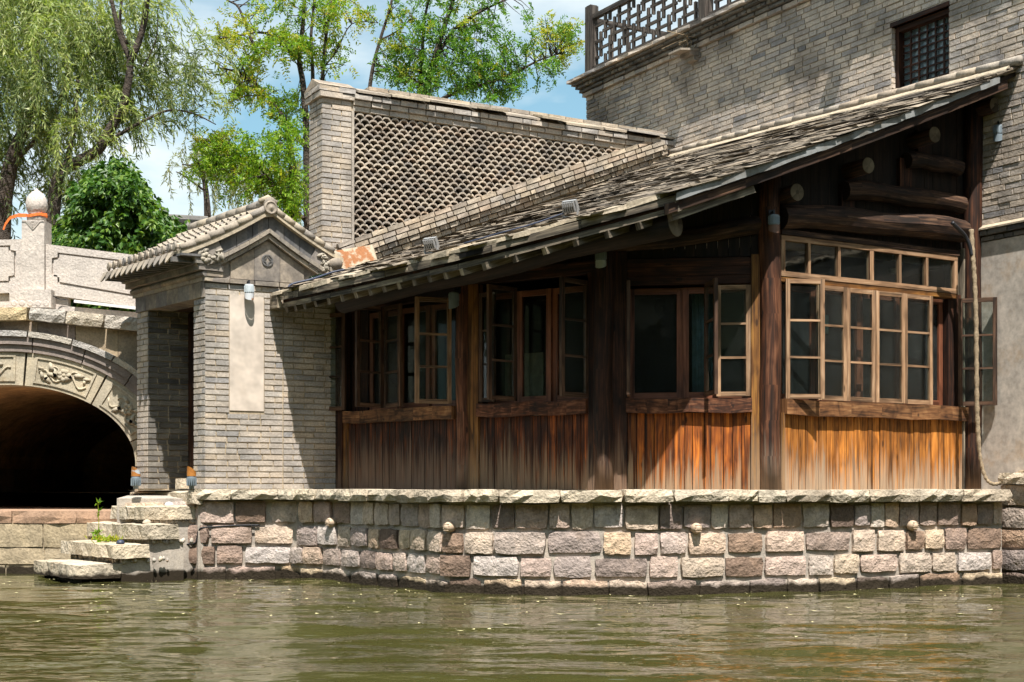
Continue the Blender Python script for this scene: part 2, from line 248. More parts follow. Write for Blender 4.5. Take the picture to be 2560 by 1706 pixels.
# ------------------------------------------------------------------ mesh helpers
def V3(p, z=None):
    return Vector((p[0], p[1], z)) if z is not None else Vector(p)
UP = Vector((0, 0, 1))
class MB:
    def __init__(s): s.V = []; s.Fc = []; s.UV = []
    def face(s, idx, uv=None): s.Fc.append(idx); s.UV.append(uv or [(0, 0)]*len(idx))
    def hexa(s, p, dims, jit=0):
        # p: 8 corners ordered (a-,b-,n-),(a+,b-,n-),(a+,b+,n-),(a-,b+,n-) then n+
        o = len(s.V); r1, r2 = random.random()*20, random.random()*20
        for q in p:
            q = Vector(q)
            if jit: q += Vector((random.uniform(-jit, jit), random.uniform(-jit, jit), random.uniform(-jit, jit)))
            s.V.append(q)
        g = max(range(3), key=lambda i: dims[i])
        loc = [(x*dims[0], y*dims[1], z*dims[2]) for z in (0, 1) for x, y in ((0, 0), (1, 0), (1, 1), (0, 1))]
        for f, k in (((0, 3, 2, 1), 2), ((4, 5, 6, 7), 2), ((0, 1, 5, 4), 1), ((2, 3, 7, 6), 1), ((1, 2, 6, 5), 0), ((3, 0, 4, 7), 0)):
            if k == g:
                i, j = [q for q in range(3) if q != g]; uv = [(loc[v][i]+r1, loc[v][j]*.5+r2) for v in f]
            else:
                j = [q for q in range(3) if q not in (g, k)][0]; uv = [(loc[v][g]+r1, loc[v][j]+k*.37+r2) for v in f]
            s.face([o+v for v in f], uv)
    def box(s, c, a, b, n, la, lb, ln, jit=0):
        c = Vector(c); a = Vector(a)*la/2; b = Vector(b)*lb/2; n = Vector(n)*ln/2
        s.hexa([c+a*x+b*y+n*z for z in (-1, 1) for x, y in ((-1, -1), (1, -1), (1, 1), (-1, 1))], (la, lb, ln), jit); return s
    def pbox(s, pl, s0, s1, z0, z1, o0, o1, jit=0):
        P = [pl.pt(sx, z, o) for o in (o0, o1) for sx, z in ((s0, z0), (s1, z0), (s1, z1), (s0, z1))]
        s.hexa(P, (abs(s1-s0), abs(z1-z0), abs(o1-o0)), jit); return s
    def beam(s, p, q, w, h, up=UP, jit=0):
        p = Vector(p); q = Vector(q); a = (q-p); ln = a.length; a.normalize(); n = a.cross(up).normalized(); b = n.cross(a)
        return s.box((p+q)/2, a, b, n, ln, h, w, jit)
    def prism(s, pts, vec, cap=True):
        o = len(s.V); k = len(pts); vec = Vector(vec); r1 = random.random()*9
        for p in pts: s.V.append(Vector(p))
        for p in pts: s.V.append(Vector(p)+vec)
        ax = (Vector(pts[1])-Vector(pts[0])).normalized(); c0 = Vector(pts[0]); nrm = vec.normalized(); ay = nrm.cross(ax)
        def uvp(v): d = s.V[v]-c0; return (d.dot(ax)+r1, d.dot(ay)+d.dot(nrm)*.5+r1)
        fs = [list(range(o, o+k)), list(range(o+2*k-1, o+k-1, -1))] if cap else []
        for i in range(k):
            j = (i+1) % k; fs.append([o+i, o+k+i, o+k+j, o+j])
        for f in fs: s.face(f, [uvp(v) for v in f])
        return s
    def tube(s, pts, rad, seg=8, cap=True, jit=0):
        pts = [Vector(p) for p in pts]; k = len(pts)
        if not hasattr(rad, '__len__'): rad = [rad]*k
        o = len(s.V); ln = 0; prev = None; r1 = random.random()*20; lens = []
        for i in range(k):
            t = (pts[min(i+1, k-1)]-pts[max(i-1, 0)]).normalized()
            if prev is None:
                prev = t.cross(UP)
                if prev.length < 1e-3: prev = t.cross(Vector((0, 1, 0)))
            x = (prev-t*prev.dot(t)).normalized(); prev = x; y = t.cross(x)
            if i: ln += (pts[i]-pts[i-1]).length
            lens.append(ln)
            for q in range(seg):
                a = 2*math.pi*q/seg; rr = rad[i]*(1+random.uniform(-jit, jit))
                s.V.append(pts[i]+(x*math.cos(a)+y*math.sin(a))*rr)
        for i in range(k-1):
            for q in range(seg):
                q2 = (q+1) % seg; cir = 2*math.pi*rad[i]/seg
                s.face([o+i*seg+q, o+i*seg+q2, o+(i+1)*seg+q2, o+(i+1)*seg+q], [(lens[i]+r1, q*cir), (lens[i]+r1, (q+1)*cir), (lens[i+1]+r1, (q+1)*cir), (lens[i+1]+r1, q*cir)])
        if cap:
            s.face([o+q for q in range(seg)][::-1]); s.face([o+(k-1)*seg+q for q in range(seg)])
        return s
    def lathe(s, c, prof, seg=14, axis=UP, xdir=None):
        c = Vector(c); axis = Vector(axis).normalized(); x = Vector(xdir) if xdir else axis.orthogonal().normalized(); y = axis.cross(x); o = len(s.V)
        for r, h in prof:
            for q in range(seg):
                a = 2*math.pi*q/seg; s.V.append(c+axis*h+(x*math.cos(a)+y*math.sin(a))*max(r, 1e-4))
        for i in range(len(prof)-1):
            for q in range(seg):
                q2 = (q+1) % seg; s.face([o+i*seg+q, o+i*seg+q2, o+(i+1)*seg+q2, o+(i+1)*seg+q], [(q*.1, prof[i][1]), (q*.1+.1, prof[i][1]), (q*.1+.1, prof[i+1][1]), (q*.1, prof[i+1][1])])
        s.face([o+q for q in range(seg)][::-1]); s.face([o+(len(prof)-1)*seg+q for q in range(seg)]); return s
    def mesh(s, name, smooth=False):
        me = bpy.data.meshes.new(name); me.from_pydata([tuple(v) for v in s.V], [], s.Fc)
        uvl = me.uv_layers.new(name='UVMap'); flat = [c for f in s.UV for u in f for c in u]; uvl.data.foreach_set('uv', flat)
        if smooth: me.polygons.foreach_set('use_smooth', [True]*len(me.polygons))
        return me
    def build(s, name, mat, parent=None, smooth=False, kind=None):
        return link(name, s.mesh(name, smooth), mat, parent, None, kind)
def link(name, me, mat, parent=None, mtx=None, kind=None):
    o = bpy.data.objects.new(name, me); col.objects.link(o)
    if mat is not None and me is not None and not me.materials: me.materials.append(M[mat])
    if parent is not None:
        o.parent = parent
        if parent.type == 'EMPTY': o.matrix_parent_inverse = Matrix.Translation(-parent.location)
    if mtx is not None: o.matrix_basis = mtx
    if kind: o['kind'] = kind
    return o
def thing(name, loc, label, cat, group=None):
    o = bpy.data.objects.new(name, None); col.objects.link(o); o.location = loc; o.empty_display_size = .2
    return tag(o, label, cat, group)
def tag(o, label, cat, group=None):
    o['label'] = label; o['category'] = cat
    if group: o['group'] = group
    return o
def structure(o): o['kind'] = 'structure'; return o
class PL:
    """vertical plane through O with horizontal direction u, outward normal n towards the water"""
    def __init__(s, O, u):
        s.O = Vector((O[0], O[1])); s.u = Vector(u).normalized(); s.n = Vector((s.u.y, -s.u.x)); s.u3 = Vector((s.u.x, s.u.y, 0)); s.n3 = Vector((s.n.x, s.n.y, 0))
    def s_of(s, px):
        k = (px-CX)/F; return (k*s.O.y-s.O.x)/(s.u.x-k*s.u.y)
    def pt(s, t, z, off=0): q = s.O+s.u*t+s.n*off; return Vector((q.x, q.y, z))
    def z_of(s, px, py): t = s.s_of(px); return ZC+(HY-py)/F*(s.O.y+s.u.y*t)
    def at(s, px, py, off=0): return s.pt(s.s_of(px), s.z_of(px, py), off)
    def shift(s, off): return PL(s.O+s.n*off, s.u)
def PX(px, py, D): return Vector(((px-CX)/F*D, D, ZC+(HY-py)/F*D))
def project(p): return (CX+F*p[0]/p[1], HY-F*(p[2]-ZC)/p[1])

def piece_matrix(c, a, b, n, la, lb, dp):
    m = Matrix.Identity(4)
    for i in range(3):
        m[i][0] = a[i]*la; m[i][1] = -n[i]*dp; m[i][2] = b[i]*lb; m[i][3] = c[i]
    return m
def grid_piece(nx, nz, rough, rnd, bevel_y, seed, bow=0.0):
    """unit block, front face at y=-.5 as an uneven grid with rounded rim, open at the back"""
    rs = random.Random(seed); mb = MB(); idx = {}
    for j in range(nz+1):
        for i in range(nx+1):
            x = i/nx-.5; z = j/nz-.5; edge = i in (0, nx) or j in (0, nz); cor = i in (0, nx) and j in (0, nz)
            y = -.5+rs.uniform(-rough, rough)*.5+(bevel_y if edge else 0)+(bevel_y*.8 if cor else 0)-(0 if edge else bow)
            xx = x*(1-(rnd*.9 if cor else rnd*.25 if i in (0, nx) else 0))+(rs.uniform(-.3, .3)/nx if not edge else rs.uniform(-1, 1)*rnd*.35)
            zz = z*(1-(rnd*1.1 if cor else rnd*.4 if j in (0, nz) else 0))+(rs.uniform(-.3, .3)/nz if not edge else rs.uniform(-1, 1)*rnd*.5)
            idx[i, j] = len(mb.V); mb.V.append(Vector((xx, y, zz)))
    for j in range(nz):
        for i in range(nx): mb.face([idx[i, j], idx[i+1, j], idx[i+1, j+1], idx[i, j+1]])
    rim = [(i, 0) for i in range(nx)]+[(nx, j) for j in range(nz)]+[(i, nz) for i in range(nx, 0, -1)]+[(0, j) for j in range(nz, 0, -1)]
    back = []
    for r in rim:
        v = mb.V[idx[r]]; back.append(len(mb.V)); mb.V.append(Vector((v.x, .5, v.z)))
    k = len(rim)
    for q in range(k): mb.face([idx[rim[q]], back[q], back[(q+1) % k], idx[rim[(q+1) % k]]])
    mb.face(back)
    return mb
BRICKV = [grid_piece(1, 1, .05, .02, .0, 100+i) for i in range(6)]
STONEV = [grid_piece(4, 3, .045, .06, .035, 200+i, .0) for i in range(20)]
SLATEV = []
def spread(name, parent, specs, variants, mat, limit=300, smooth=False):
    """the pieces that show largest become objects, the rest one joined part"""
    def score(sp):
        c, la, lb = sp[0], sp[4], sp[5]
        if c[1] < 1: return 0
        x, y = project(c)
        vis = 1 if -30 < x < 2590 and -30 < y < 1736 else .0001
        return vis*la*max(lb, .03)/c[1]**2
    order = sorted(range(len(specs)), key=lambda i: -score(specs[i]))
    key = (name, mat, id(variants))
    meshes = []
    for v in variants:
        me = v.mesh(name, smooth); me.materials.append(M[mat]); meshes.append(me)
    for i in order[:limit]:
        c, a, b_, n, la, lb, dp = specs[i]
        link(name, meshes[i % len(meshes)], None, parent, piece_matrix(c, a, b_, n, la, lb, dp))
    rest = order[limit:]
    if rest:
        VV = []; FF = []; o = 0
        arr = [np.array([tuple(v) for v in q.V]) for q in variants]
        for i in rest:
            c, a, b_, n, la, lb, dp = specs[i]; q = arr[i % len(variants)]
            w = np.array(c)+q[:, 0:1]*np.array(a)*la-q[:, 1:2]*np.array(n)*dp+q[:, 2:3]*np.array(b_)*lb
            VV.append(w); FF += [[x+o for x in f] for f in variants[i % len(variants)].Fc]; o += len(q)
        me = bpy.data.meshes.new('small_'+name+'s'); me.from_pydata(np.vstack(VV).tolist(), [], FF); me.materials.append(M[mat])
        link(name+'_rest', me, None, parent, None, 'stuff')
def brick_specs(O, a, b, n, h0, h1, intervals, Lb=.262, H=.066, joint=.0115, depth=.05, proud=.0, jit=.003, header=.25, seed=0, phase=0.0):
    rs = random.Random(seed); out = []; k = 0; h = h0; O = Vector(O); a = Vector(a); b = Vector(b); n = Vector(n)
    rows = max(1, round((h1-h0)/H)); H = (h1-h0)/rows
    for k in range(rows):
        h = h0+k*H
        for (s0, s1) in intervals(h+H/2):
            s = s0; first = True
            while s < s1-.015:
                l = Lb*(.5 if rs.random() < header else 1)*rs.uniform(.93, 1.06)
                if first: l = Lb*(.5 if k % 2 else 1)*rs.uniform(.9, 1.05); first = False
                e = s+l
                if s1-e < .06: e = s1
                e = min(e, s1)
                c = O+a*((s+e)/2)+b*(h+H/2+rs.uniform(-.0015, .0015))+n*(proud-depth/2+rs.uniform(-jit, jit))
                out.append((c, a, b, n, e-s-joint, H-joint*rs.uniform(.85, 1.3), depth)); s = e
    return out
# ================================================================== plan of the place
E2 = Vector((math.cos(R(30)), .5)); D2 = Vector((-.5, math.cos(R(30))))
E3 = Vector((E2.x, E2.y, 0)); D3 = Vector((D2.x, D2.y, 0))
V0 = Vector((5.34, 15.08))                      # foot of the verge on the tall wall
def XY(px, D): return Vector(((px-CX)/F*D, D))
PA, PB, PC, PE, PF = XY(848, 16.7), XY(1160, 15.2), XY(1510, 14.2), XY(1925, 14.0), XY(2425, 15.5)
ZT = .985                                       # terrace level
GC = XY(512, 15.9)                              # near corner of the gatehouse
GL = Vector((-.616, .788)).normalized()         # direction of its door side
GF = PL(GC, E2)                                 # its gable side
GD = PL(GC+GL*1.86, -GL)                        # its door side, s from the far end (s=1.86 is the corner)

# ------------------------------------------------------------------ water
nx, ny = 420, 420
xs = np.linspace(-1, 1, nx); ys = np.concatenate([np.linspace(1.5, 18.2, ny-30), np.geomspace(18.4, 60, 30)])
rs = np.random.RandomState(3)
VX = np.outer(ys, xs*.55)+0; VY = np.repeat(ys[:, None], nx, 1); VZ = np.zeros_like(VX)
for i in range(46):
    lam = .22*(1.6/.22)**rs.rand(); ang = rs.normal(1.5, .34); amp = .0026*lam**.95*rs.uniform(.5, 1.3); k = 2*math.pi/lam
    VZ += amp*np.sin(k*(VX*math.cos(ang)+VY*math.sin(ang))+rs.uniform(0, 6.28)+.7*np.sin(VX*rs.uniform(.5, 1.4)+VY*.8+i))
VZ *= np.clip((40-VY)/20, 0, 1)
vv = np.stack([VX, VY, VZ], -1).reshape(-1, 3)
ii = (np.arange(ny-1)[:, None]*nx+np.arange(nx-1)[None, :]).reshape(-1)
ff = np.stack([ii, ii+1, ii+1+nx, ii+nx], -1)
me = bpy.data.meshes.new('water'); me.from_pydata(vv.tolist(), [], ff.tolist()); me.polygons.foreach_set('use_smooth', [True]*len(me.polygons))
structure(link('water', me, 'water'))
mb = MB(); 
for pts in ([(-300, -300), (300, -300), (300, 1.5), (-300, 1.5)], [(-300, 1.5), (-.82, 1.5), (-33, 60), (-300, 60)], [(.82, 1.5), (300, 1.5), (300, 60), (33, 60)]):
    o = len(mb.V); mb.V += [Vector((x, y, -.004)) for x, y in pts]; mb.face([o, o+1, o+2, o+3])
structure(mb.build('water_surround', 'water'))
# ground behind the buildings out to the horizon
mb = MB(); g = [(-400, 23.5), (-9.5, 23.5), (-4.5, 17.9), (-2.4, 17.2), (5.3, 15.8), (8, 15.0), (400, 15.0), (400, 1500), (-400, 1500)]
mb.V = [Vector((x, y, .93)) for x, y in g]; mb.face(list(range(len(g)))); structure(mb.build('ground', 'ground'))
# unseen wooded bank, added behind the viewer so window glass mirrors something dark
mb = MB(); rs = random.Random(91); n = 60
prof_ = [(19.0, -.3), (19.3, .9), (21, 1.3), (22, 5), (24, 9.0), (28, 11.5), (40, 12.0)]
for r_, z in prof_:
    for i in range(n+1):
        a_ = R(168+204*i/n); q = r_+(rs.uniform(-1, 1) if z > 2 else 0); mb.V.append(Vector((math.cos(a_)*q*1.1, 6+math.sin(a_)*q, z*(1 if z < 2 else rs.uniform(.75, 1.2)))))
for j in range(len(prof_)-1):
    for i in range(n): mb.face([j*(n+1)+i, j*(n+1)+i+1, (j+1)*(n+1)+i+1, (j+1)*(n+1)+i])
structure(mb.build('unseen_bank', 'unseen_bank'))

# ------------------------------------------------------------------ retaining wall of rough stone
WP = [XY(290, 15.95), XY(500, 15.75), XY(720, 15.75), XY(860, 15.15), XY(1010, 14.2), XY(1110, 13.6), XY(1300, 13.35), XY(1600, 13.28), XY(1930, 13.6), XY(2200, 14.05), XY(2508, 14.65)]
class Curve:
    def __init__(s, pts):
        s.p = pts; s.l = [0]
        for i in range(1, len(pts)): s.l.append(s.l[-1]+(pts[i]-pts[i-1]).length)
        s.n = s.l[-1]
    def at(s, t):
        t = min(max(t, 0), s.n-1e-6); i = 0
        while s.l[i+1] < t: i += 1
        return s.p[i].lerp(s.p[i+1], (t-s.l[i])/(s.l[i+1]-s.l[i]))
    def frame(s, t, w=.12):
        p = s.at(t); u = (s.at(t+w)-s.at(t-w)).normalized(); return p, u, Vector((u.y, -u.x))
    def t_of(s, px):
        lo, hi = 0, s.n
        for _ in range(40):
            m = (lo+hi)/2; q = s.at(m)
            if CX+F*q.x/q.y < px: lo = m
            else: hi = m
        return lo
WC = Curve(WP)
def put(p, z): return Vector((p.x, p.y, z))
retw = thing('stone_retaining_wall', put(WC.at(WC.n*.5), 0), 'rough stone retaining wall with pale coping rising from the green water', 'wall')
rs = random.Random(11)
mb = MB()
N_ = 60
for i in range(N_):
    t0, t1 = WC.n*i/N_, WC.n*(i+1)/N_
    p, q = WC.at(t0), WC.at(t1)
    _, _, n0 = WC.frame(t0); _, _, n1 = WC.frame(t1)
    P8 = [put(p-n0*.024, -.6), put(q-n1*.024, -.6), put(q-n1*.024, .882), put(p-n0*.024, .882), put(p-n0*.5, -.6), put(q-n1*.5, -.6), put(q-n1*.5, .94), put(p-n0*.5, .94)]
    P8 = P8[4:]+P8[:4]
    mb.hexa(P8, (1, 1, 1))
core = mb.build('mortar_core', 'mortar_grey', retw)
tcorner = WC.t_of(480)
rows = [(-.35, .145, .34, .55), (.155, .365, .25, .58), (.375, .595, .22, .54), (.61, .862, .16, .33)]
specs = []
for ri, (z0, z1, l0, l1) in enumerate(rows):
    t = rs.uniform(.0, .1)+.02
    while t < WC.n-.05:
        px = CX+F*WC.at(t).x/WC.at(t).y
        l = rs.uniform(l0, l1)
        if ri == 3 and px < 700: l = rs.uniform(.3, .5)
        if ri in (1, 2) and 700 < px < 1080: l = rs.uniform(.2, .38)
        e = min(t+l, WC.n)
        if WC.n-e < .12: e = WC.n
        p, u, n = WC.frame((t+e)/2)
        g = rs.uniform(.012, .04) if ri in (1, 2) else rs.uniform(.008, .022)
        dz0, dz1 = rs.uniform(0, .02), rs.uniform(0, .026)
        hole = 690 < CX+F*p.x/p.y < 725 and ri == 2
        if True:
            specs.append((put(p, (z0+dz0+z1-dz1)/2)+Vector((n.x, n.y, 0))*(rs.uniform(-.008, .014)-(.098 if px > 800 else .088)), (u.x, u.y, 0), (0, 0, 1), (n.x, n.y, 0), e-t-g, z1-z0-dz0-dz1, .22))
        t = e
spread('stone', retw, specs, STONEV, 'stone', 300)
specs = []; t = WC.t_of(478)
while t < WC.n-.02:
    l = rs.uniform(.26, .62); e = min(t+l, WC.n)
    if WC.n-e < .15: e = WC.n
    p, u, n = WC.frame((t+e)/2, .25); h = rs.uniform(.108, .128)
    specs.append((put(p, ZT-h/2+rs.uniform(-.004, .004))-Vector((n.x, n.y, 0))*(.15-rs.uniform(-.025, .02)-.085), (u.x, u.y, 0), (0, 0, 1), (n.x, n.y, 0), e-t+.010, h, .4)); t = e
COPV = [grid_piece(5, 2, .07, .06, .04, 300+i) for i in range(10)]
spread('coping_stone', retw, specs, COPV, 'coping', 300)
# terrace floor behind the coping
tp = [WC.frame(WC.n*i/40)[0]-WC.frame(WC.n*i/40)[2]*.25 for i in range(41)]
mb = MB(); back = [Vector((5.6, 16.4)), Vector((-2, 18.4)), Vector((-4.7, 17.9)), XY(330, 16.4)]
mb.V = [put(p, ZT-.012) for p in tp+back]; mb.face(list(range(len(mb.V)))); structure(mb.build('terrace', 'mud'))
# the higher stretch of wall at the right edge of the picture
RC = Curve([XY(2500, 14.95), XY(2640, 14.4), XY(2900, 13.8)])
rw = thing('stone_wall', put(RC.at(.3), 0), 'taller stretch of rubble stone wall ending beside the rope wrapped pipe', 'wall')
mb = MB()
for i in range(8):
    p, q = RC.at(RC.n*i/8), RC.at(RC.n*(i+1)/8); n = RC.frame(RC.n*(i+.5)/8)[2]
    mb.hexa([put(p-n*.6, -.6), put(q-n*.6, -.6), put(q-n*.6, 1.04), put(p-n*.6, 1.04), put(p-n*.03, -.6), put(q-n*.03, -.6), put(q-n*.03, 1.04), put(p-n*.03, 1.04)], (1, 1, 1))
mb.build('mortar_core', 'mortar_grey', rw)
specs = []
for (z0, z1) in ((-.3, .13), (.14, .36), (.37, .57), (.58, .80), (.81, 1.04)):
    t = 0
    while t < RC.n-.05:
        e = min(t+rs.uniform(.22, .45), RC.n); p, u, n = RC.frame((t+e)/2)
        specs.append((put(p, (z0+z1)/2)-Vector((n.x, n.y, 0))*(.09-rs.uniform(-.015, .025)), (u.x, u.y, 0), (0, 0, 1), (n.x, n.y, 0), e-t-.015, z1-z0-.015, .22)); t = e
spread('stone', rw, specs, STONEV, 'stone')
specs = []; t = 0
while t < RC.n-.05:
    e = min(t+rs.uniform(.4, .6), RC.n); p, u, n = RC.frame((t+e)/2)
    specs.append((put(p, 1.10)-Vector((n.x, n.y, 0))*.12, (u.x, u.y, 0), (0, 0, 1), (n.x, n.y, 0), e-t-.01, .12, .38)); t = e
spread('coping_stone', rw, specs, COPV, 'coping')

# ------------------------------------------------------------------ steps down to the water
GN = Vector((GL.y, -GL.x))                       # (.788,.616)
outw = -GN                                       # away from the door
steps = thing('stone_steps', put(GC+outw*1.0+GL*.6, 0), 'flight of rough slab steps running from the gatehouse door down to the water', 'steps')
# nearest corner of each slab in the picture (px of corner, px of left end, px of right end, top y, bottom y)
SL = [(480, 325, 500, 1229, 1260, 15.62), (360, 278, 512, 1266, 1300, 15.45), (352, 213, 447, 1311, 1350, 15.25), (285, 151, 372, 1361, 1397, 15.05), (188, 84, 304, 1411, 1448, 14.9)]
STEPV = [grid_piece(4, 2, .05, .05, .05, 400+i) for i in range(6)]
u_r = GN; n_r = -GL                               # slab end faces the viewer's right
def slab(mb, c, ldir, wdir, z0, z1, ll, wl, jit, rs):
    o = len(mb.V); nl, nw = 6, 3
    for z in (z0, z1):
        for j in range(nw+1):
            for i in range(nl+1):
                p = c+ldir*(ll*i/nl)+wdir*(wl*j/nw)
                e = (i in (0, nl)) or (j in (0, nw))
                mb.V.append(Vector((p.x+rs.uniform(-jit, jit)*(1 if e else .2), p.y+rs.uniform(-jit, jit)*(1 if e else .2), z+rs.uniform(-jit, jit)*.5-(jit*.8 if e and z == z1 else 0))))
    def id_(k, i, j): return o+k*(nl+1)*(nw+1)+j*(nl+1)+i
    for j in range(nw):
        for i in range(nl):
            mb.face([id_(1, i, j), id_(1, i+1, j), id_(1, i+1, j+1), id_(1, i, j+1)]); mb.face([id_(0, i, j+1), id_(0, i+1, j+1), id_(0, i+1, j), id_(0, i, j)])
    for i in range(nl):
        mb.face([id_(0, i, 0), id_(0, i+1, 0), id_(1, i+1, 0), id_(1, i, 0)]); mb.face([id_(1, i, nw), id_(1, i+1, nw), id_(0, i+1, nw), id_(0, i, nw)])
    for j in range(nw):
        mb.face([id_(0, 0, j+1), id_(0, 0, j), id_(1, 0, j), id_(1, 0, j+1)]); mb.face([id_(0, nl, j), id_(0, nl, j+1), id_(1, nl, j+1), id_(1, nl, j)])
rs = random.Random(5)
STEP = []
for k, (pc, pl_, pr, y1, y0, D) in enumerate(SL):
    c = XY(pc, D); z1 = ZC+(HY-y1)/F*D; z0 = ZC+(HY-y0)/F*D
    ll = PL(c, GL).s_of(pl_); wl = PL(c, E2).s_of(pr)
    wdir = E2
    STEP.append((c, ll, wl, z0, z1))
    # two stones to a slab, split part way along
    f = rs.uniform(.45, .6)
    for (q0, q1) in ((0, f-.004), (f+.004, 1)):
        wl = max(wl, .12); mb = MB(); slab(mb, c+GL*(ll*q0), GL, wdir, z0, z1, ll*(q1-q0), wl, .014, rs); mb.build('step_slab', 'coping', steps)
# packed fill under every slab, with pebbles in the risers
mb = MB(); pb = MB()
for k, (c, ll, wl, z0, z1) in enumerate(STEP):
    q = c+E2*.10+GL*.06
    zb = STEP[k+1][4] if k+1 < len(STEP) else -.5
    slab(mb, q, GL, E2, -.5, z0+.004, ll-.1, wl-.02, .01, rs)
    if 0 < k < 4:
        for i in range(44):
            w = q+GL*rs.uniform(.02, ll-.15)+E2*-.012 if i % 3 else q+E2*rs.uniform(0, .5)-GL*.012
            zz = rs.uniform(max(zb+.01, .13), max(z0-.01, .15)); r = rs.uniform(.015, .028)
            pb.lathe((w.x, w.y, zz), [(r*.1, -r*1.2), (r*.8, -r*.6), (r, 0), (r*.75, r*.7), (r*.1, r*1.2)], 6)
mb.build('rubble_fill', 'mortar_grey', steps); pb.build('pebbles', 'pebble', steps, True, 'stuff')

# ------------------------------------------------------------------ quay under the bridge
QP = PL(XY(-420, 17.2), (XY(300, 16.35)-XY(-420, 17.2)))
q = thing('stone_quay', QP.pt(2, 0), 'low quay of ochre blocks with a reddish slab edge beneath the arch', 'quay')
mb = MB(); L_ = QP.s_of(420)
mb.pbox(QP, -6, L_, -.6, .70, -11, -.02); mb.build('core', 'mortar', q)
specs = []; QV = [grid_piece(4, 2, .05, .03, .03, 500+i) for i in range(6)]
for z0, z1 in ((-.3, .10), (.105, .30), (.305, .585)):
    t = rs.uniform(-.5, 0)
    while t < L_:
        e = min(t+rs.uniform(.6, 1.05), L_); specs.append((QP.pt((t+e)/2, (z0+z1)/2, -.1+rs.uniform(-.004, .006)), QP.u3, UP, QP.n3, e-t-.006, z1-z0-.006, .22)); t = e
spread('block', q, specs, QV, 'quay')
specs = []; t = -.4
while t < L_:
    e = min(t+rs.uniform(.75, 1.1), L_); specs.append((QP.pt((t+e)/2, .66, -.24), QP.u3, UP, QP.n3, e-t-.006, .145, .54)); t = e
spread('edge_slab', q, specs, QV, 'quay_red')
mb = MB(); mb.pbox(QP, -6, L_, .69, .722, -11, -.46); mb.build('paving', 'quay_red', q)

# ------------------------------------------------------------------ bridge
YB = 17.85; SB = F/YB
def bx(px): return (px-CX)/SB
def bz(py): return ZC+(HY-py)/SB
br = thing('stone_bridge', (bx(20), YB, .7), 'stone arch bridge with carved arch panels and pale granite parapet', 'bridge')
AX, AZ, AA, AB = bx(20), bz(1160), 320/SB, 197/SB
def ell(th, off=0):
    x = AA*math.cos(th); z = AB*math.sin(th); nx_, nz_ = math.cos(th)/AA, math.sin(th)/AB; l = math.hypot(nx_, nz_)
    return Vector((AX+x+nx_/l*off, 0, AZ+z+nz_/l*off))
def arch_block(mb, th0, th1, o0, o1, y0, y1, n=6):
    o = len(mb.V)
    for i in range(n+1):
        th = th0+(th1-th0)*i/n
        for off, y in ((o0, y0), (o1, y0), (o1, y1), (o0, y1)):
            p = ell(th, off); mb.V.append(Vector((p.x, y, p.z)))
    for i in range(n):
        for q in range(4):
            a_ = o+i*4+q; b_ = o+i*4+(q+1) % 4; mb.face([a_, b_, b_+4, a_+4])
    mb.face([o, o+3, o+2, o+1]); mb.face([o+n*4+q for q in range(4)])
Bf = YB                                             # bridge face
# carved voussoir panels
ths = [R(-2), R(16), R(49), R(82.5), R(115), R(148), R(166), R(182)]
rs = random.Random(21)
for i in range(len(ths)-1):
    t0, t1 = ths[i]+.008, ths[i+1]-.008
    mb = MB(); arch_block(mb, t0, t1, 0, .415, Bf-.03, Bf+.35, 9); pan = mb.build('voussoir', 'carved_stone', br)
    mb = MB(); w = .022; f0 = t0+.06; f1 = t1-.06
    arch_block(mb, f0, f1, .045, .066, Bf-.045, Bf-.02, 9); arch_block(mb, f0, f1, .35, .371, Bf-.045, Bf-.02, 9)
    arch_block(mb, f0, f0+.016, .045, .37, Bf-.0455, Bf-.02, 2); arch_block(mb, f1-.016, f1, .045, .37, Bf-.0455, Bf-.02, 2)
    mb.build('panel_border', 'carved_stone', pan)
    # relief: scrolling stem with leaves and a blossom
    mb = MB(); tm = (f0+f1)/2; span = f1-f0
    def rp(a, b_, y=-.034): p = ell(f1-span*a, .05+.31*b_); return Vector((p.x, Bf+y, p.z))
    ph = rs.uniform(0, 6)
    stem = [rp(.08+.84*k/16, .38+.2*math.sin(k*.75+ph)) for k in range(17)]
    mb.tube(stem, .014, 6)
    for k in range(12):
        a = .1+.8*rs.random(); b_ = .16+.66*rs.random(); ang = rs.uniform(0, 6.28); ln = rs.uniform(.04, .075)
        c = rp(a, b_); pts = []
        for j in range(8):
            q = 2*math.pi*j/8; x = ln*math.cos(q); z = ln*.42*math.sin(q)
            pts.append(c+Vector((x*math.cos(ang)-z*math.sin(ang), 0, x*math.sin(ang)+z*math.cos(ang))))
        mb.prism([p+Vector((0, -.014, 0)) for p in pts][::-1], (0, .03, 0))
    for k in range(7):
        q = 2*math.pi*k/7; c = rp(.5, .52)+Vector((math.cos(q)*.05, -.012, math.sin(q)*.05))
        mb.lathe(c, [(.034, .02), (.032, 0), (.018, -.012)], 8, (0, 1, 0))
    mb.lathe(rp(.5, .52, -.05), [(.03, .02), (.028, 0), (.012, -.012)], 8, (0, 1, 0))
    for sx in (-1, 1):
        sp = [rp(.5+sx*(.16+.10*math.cos(k*.5)*(1-k/14)), .6+.22*math.sin(k*.5)*(1-k/14)) for k in range(12)]
        mb.tube(sp, .011, 5)
    mb.build('relief', 'carved_stone', pan, True)
for o0, o1, y in ((.418, .505, -.06), (.508, .60, -.09)):
    n = 9
    for i in range(n):
        mb = MB(); arch_block(mb, math.pi*i/n+.004, math.pi*(i+1)/n-.004, o0, o1, Bf+y, Bf+.3, 5); mb.build('ring_stone', 'bridge_ring', br)
n = 11
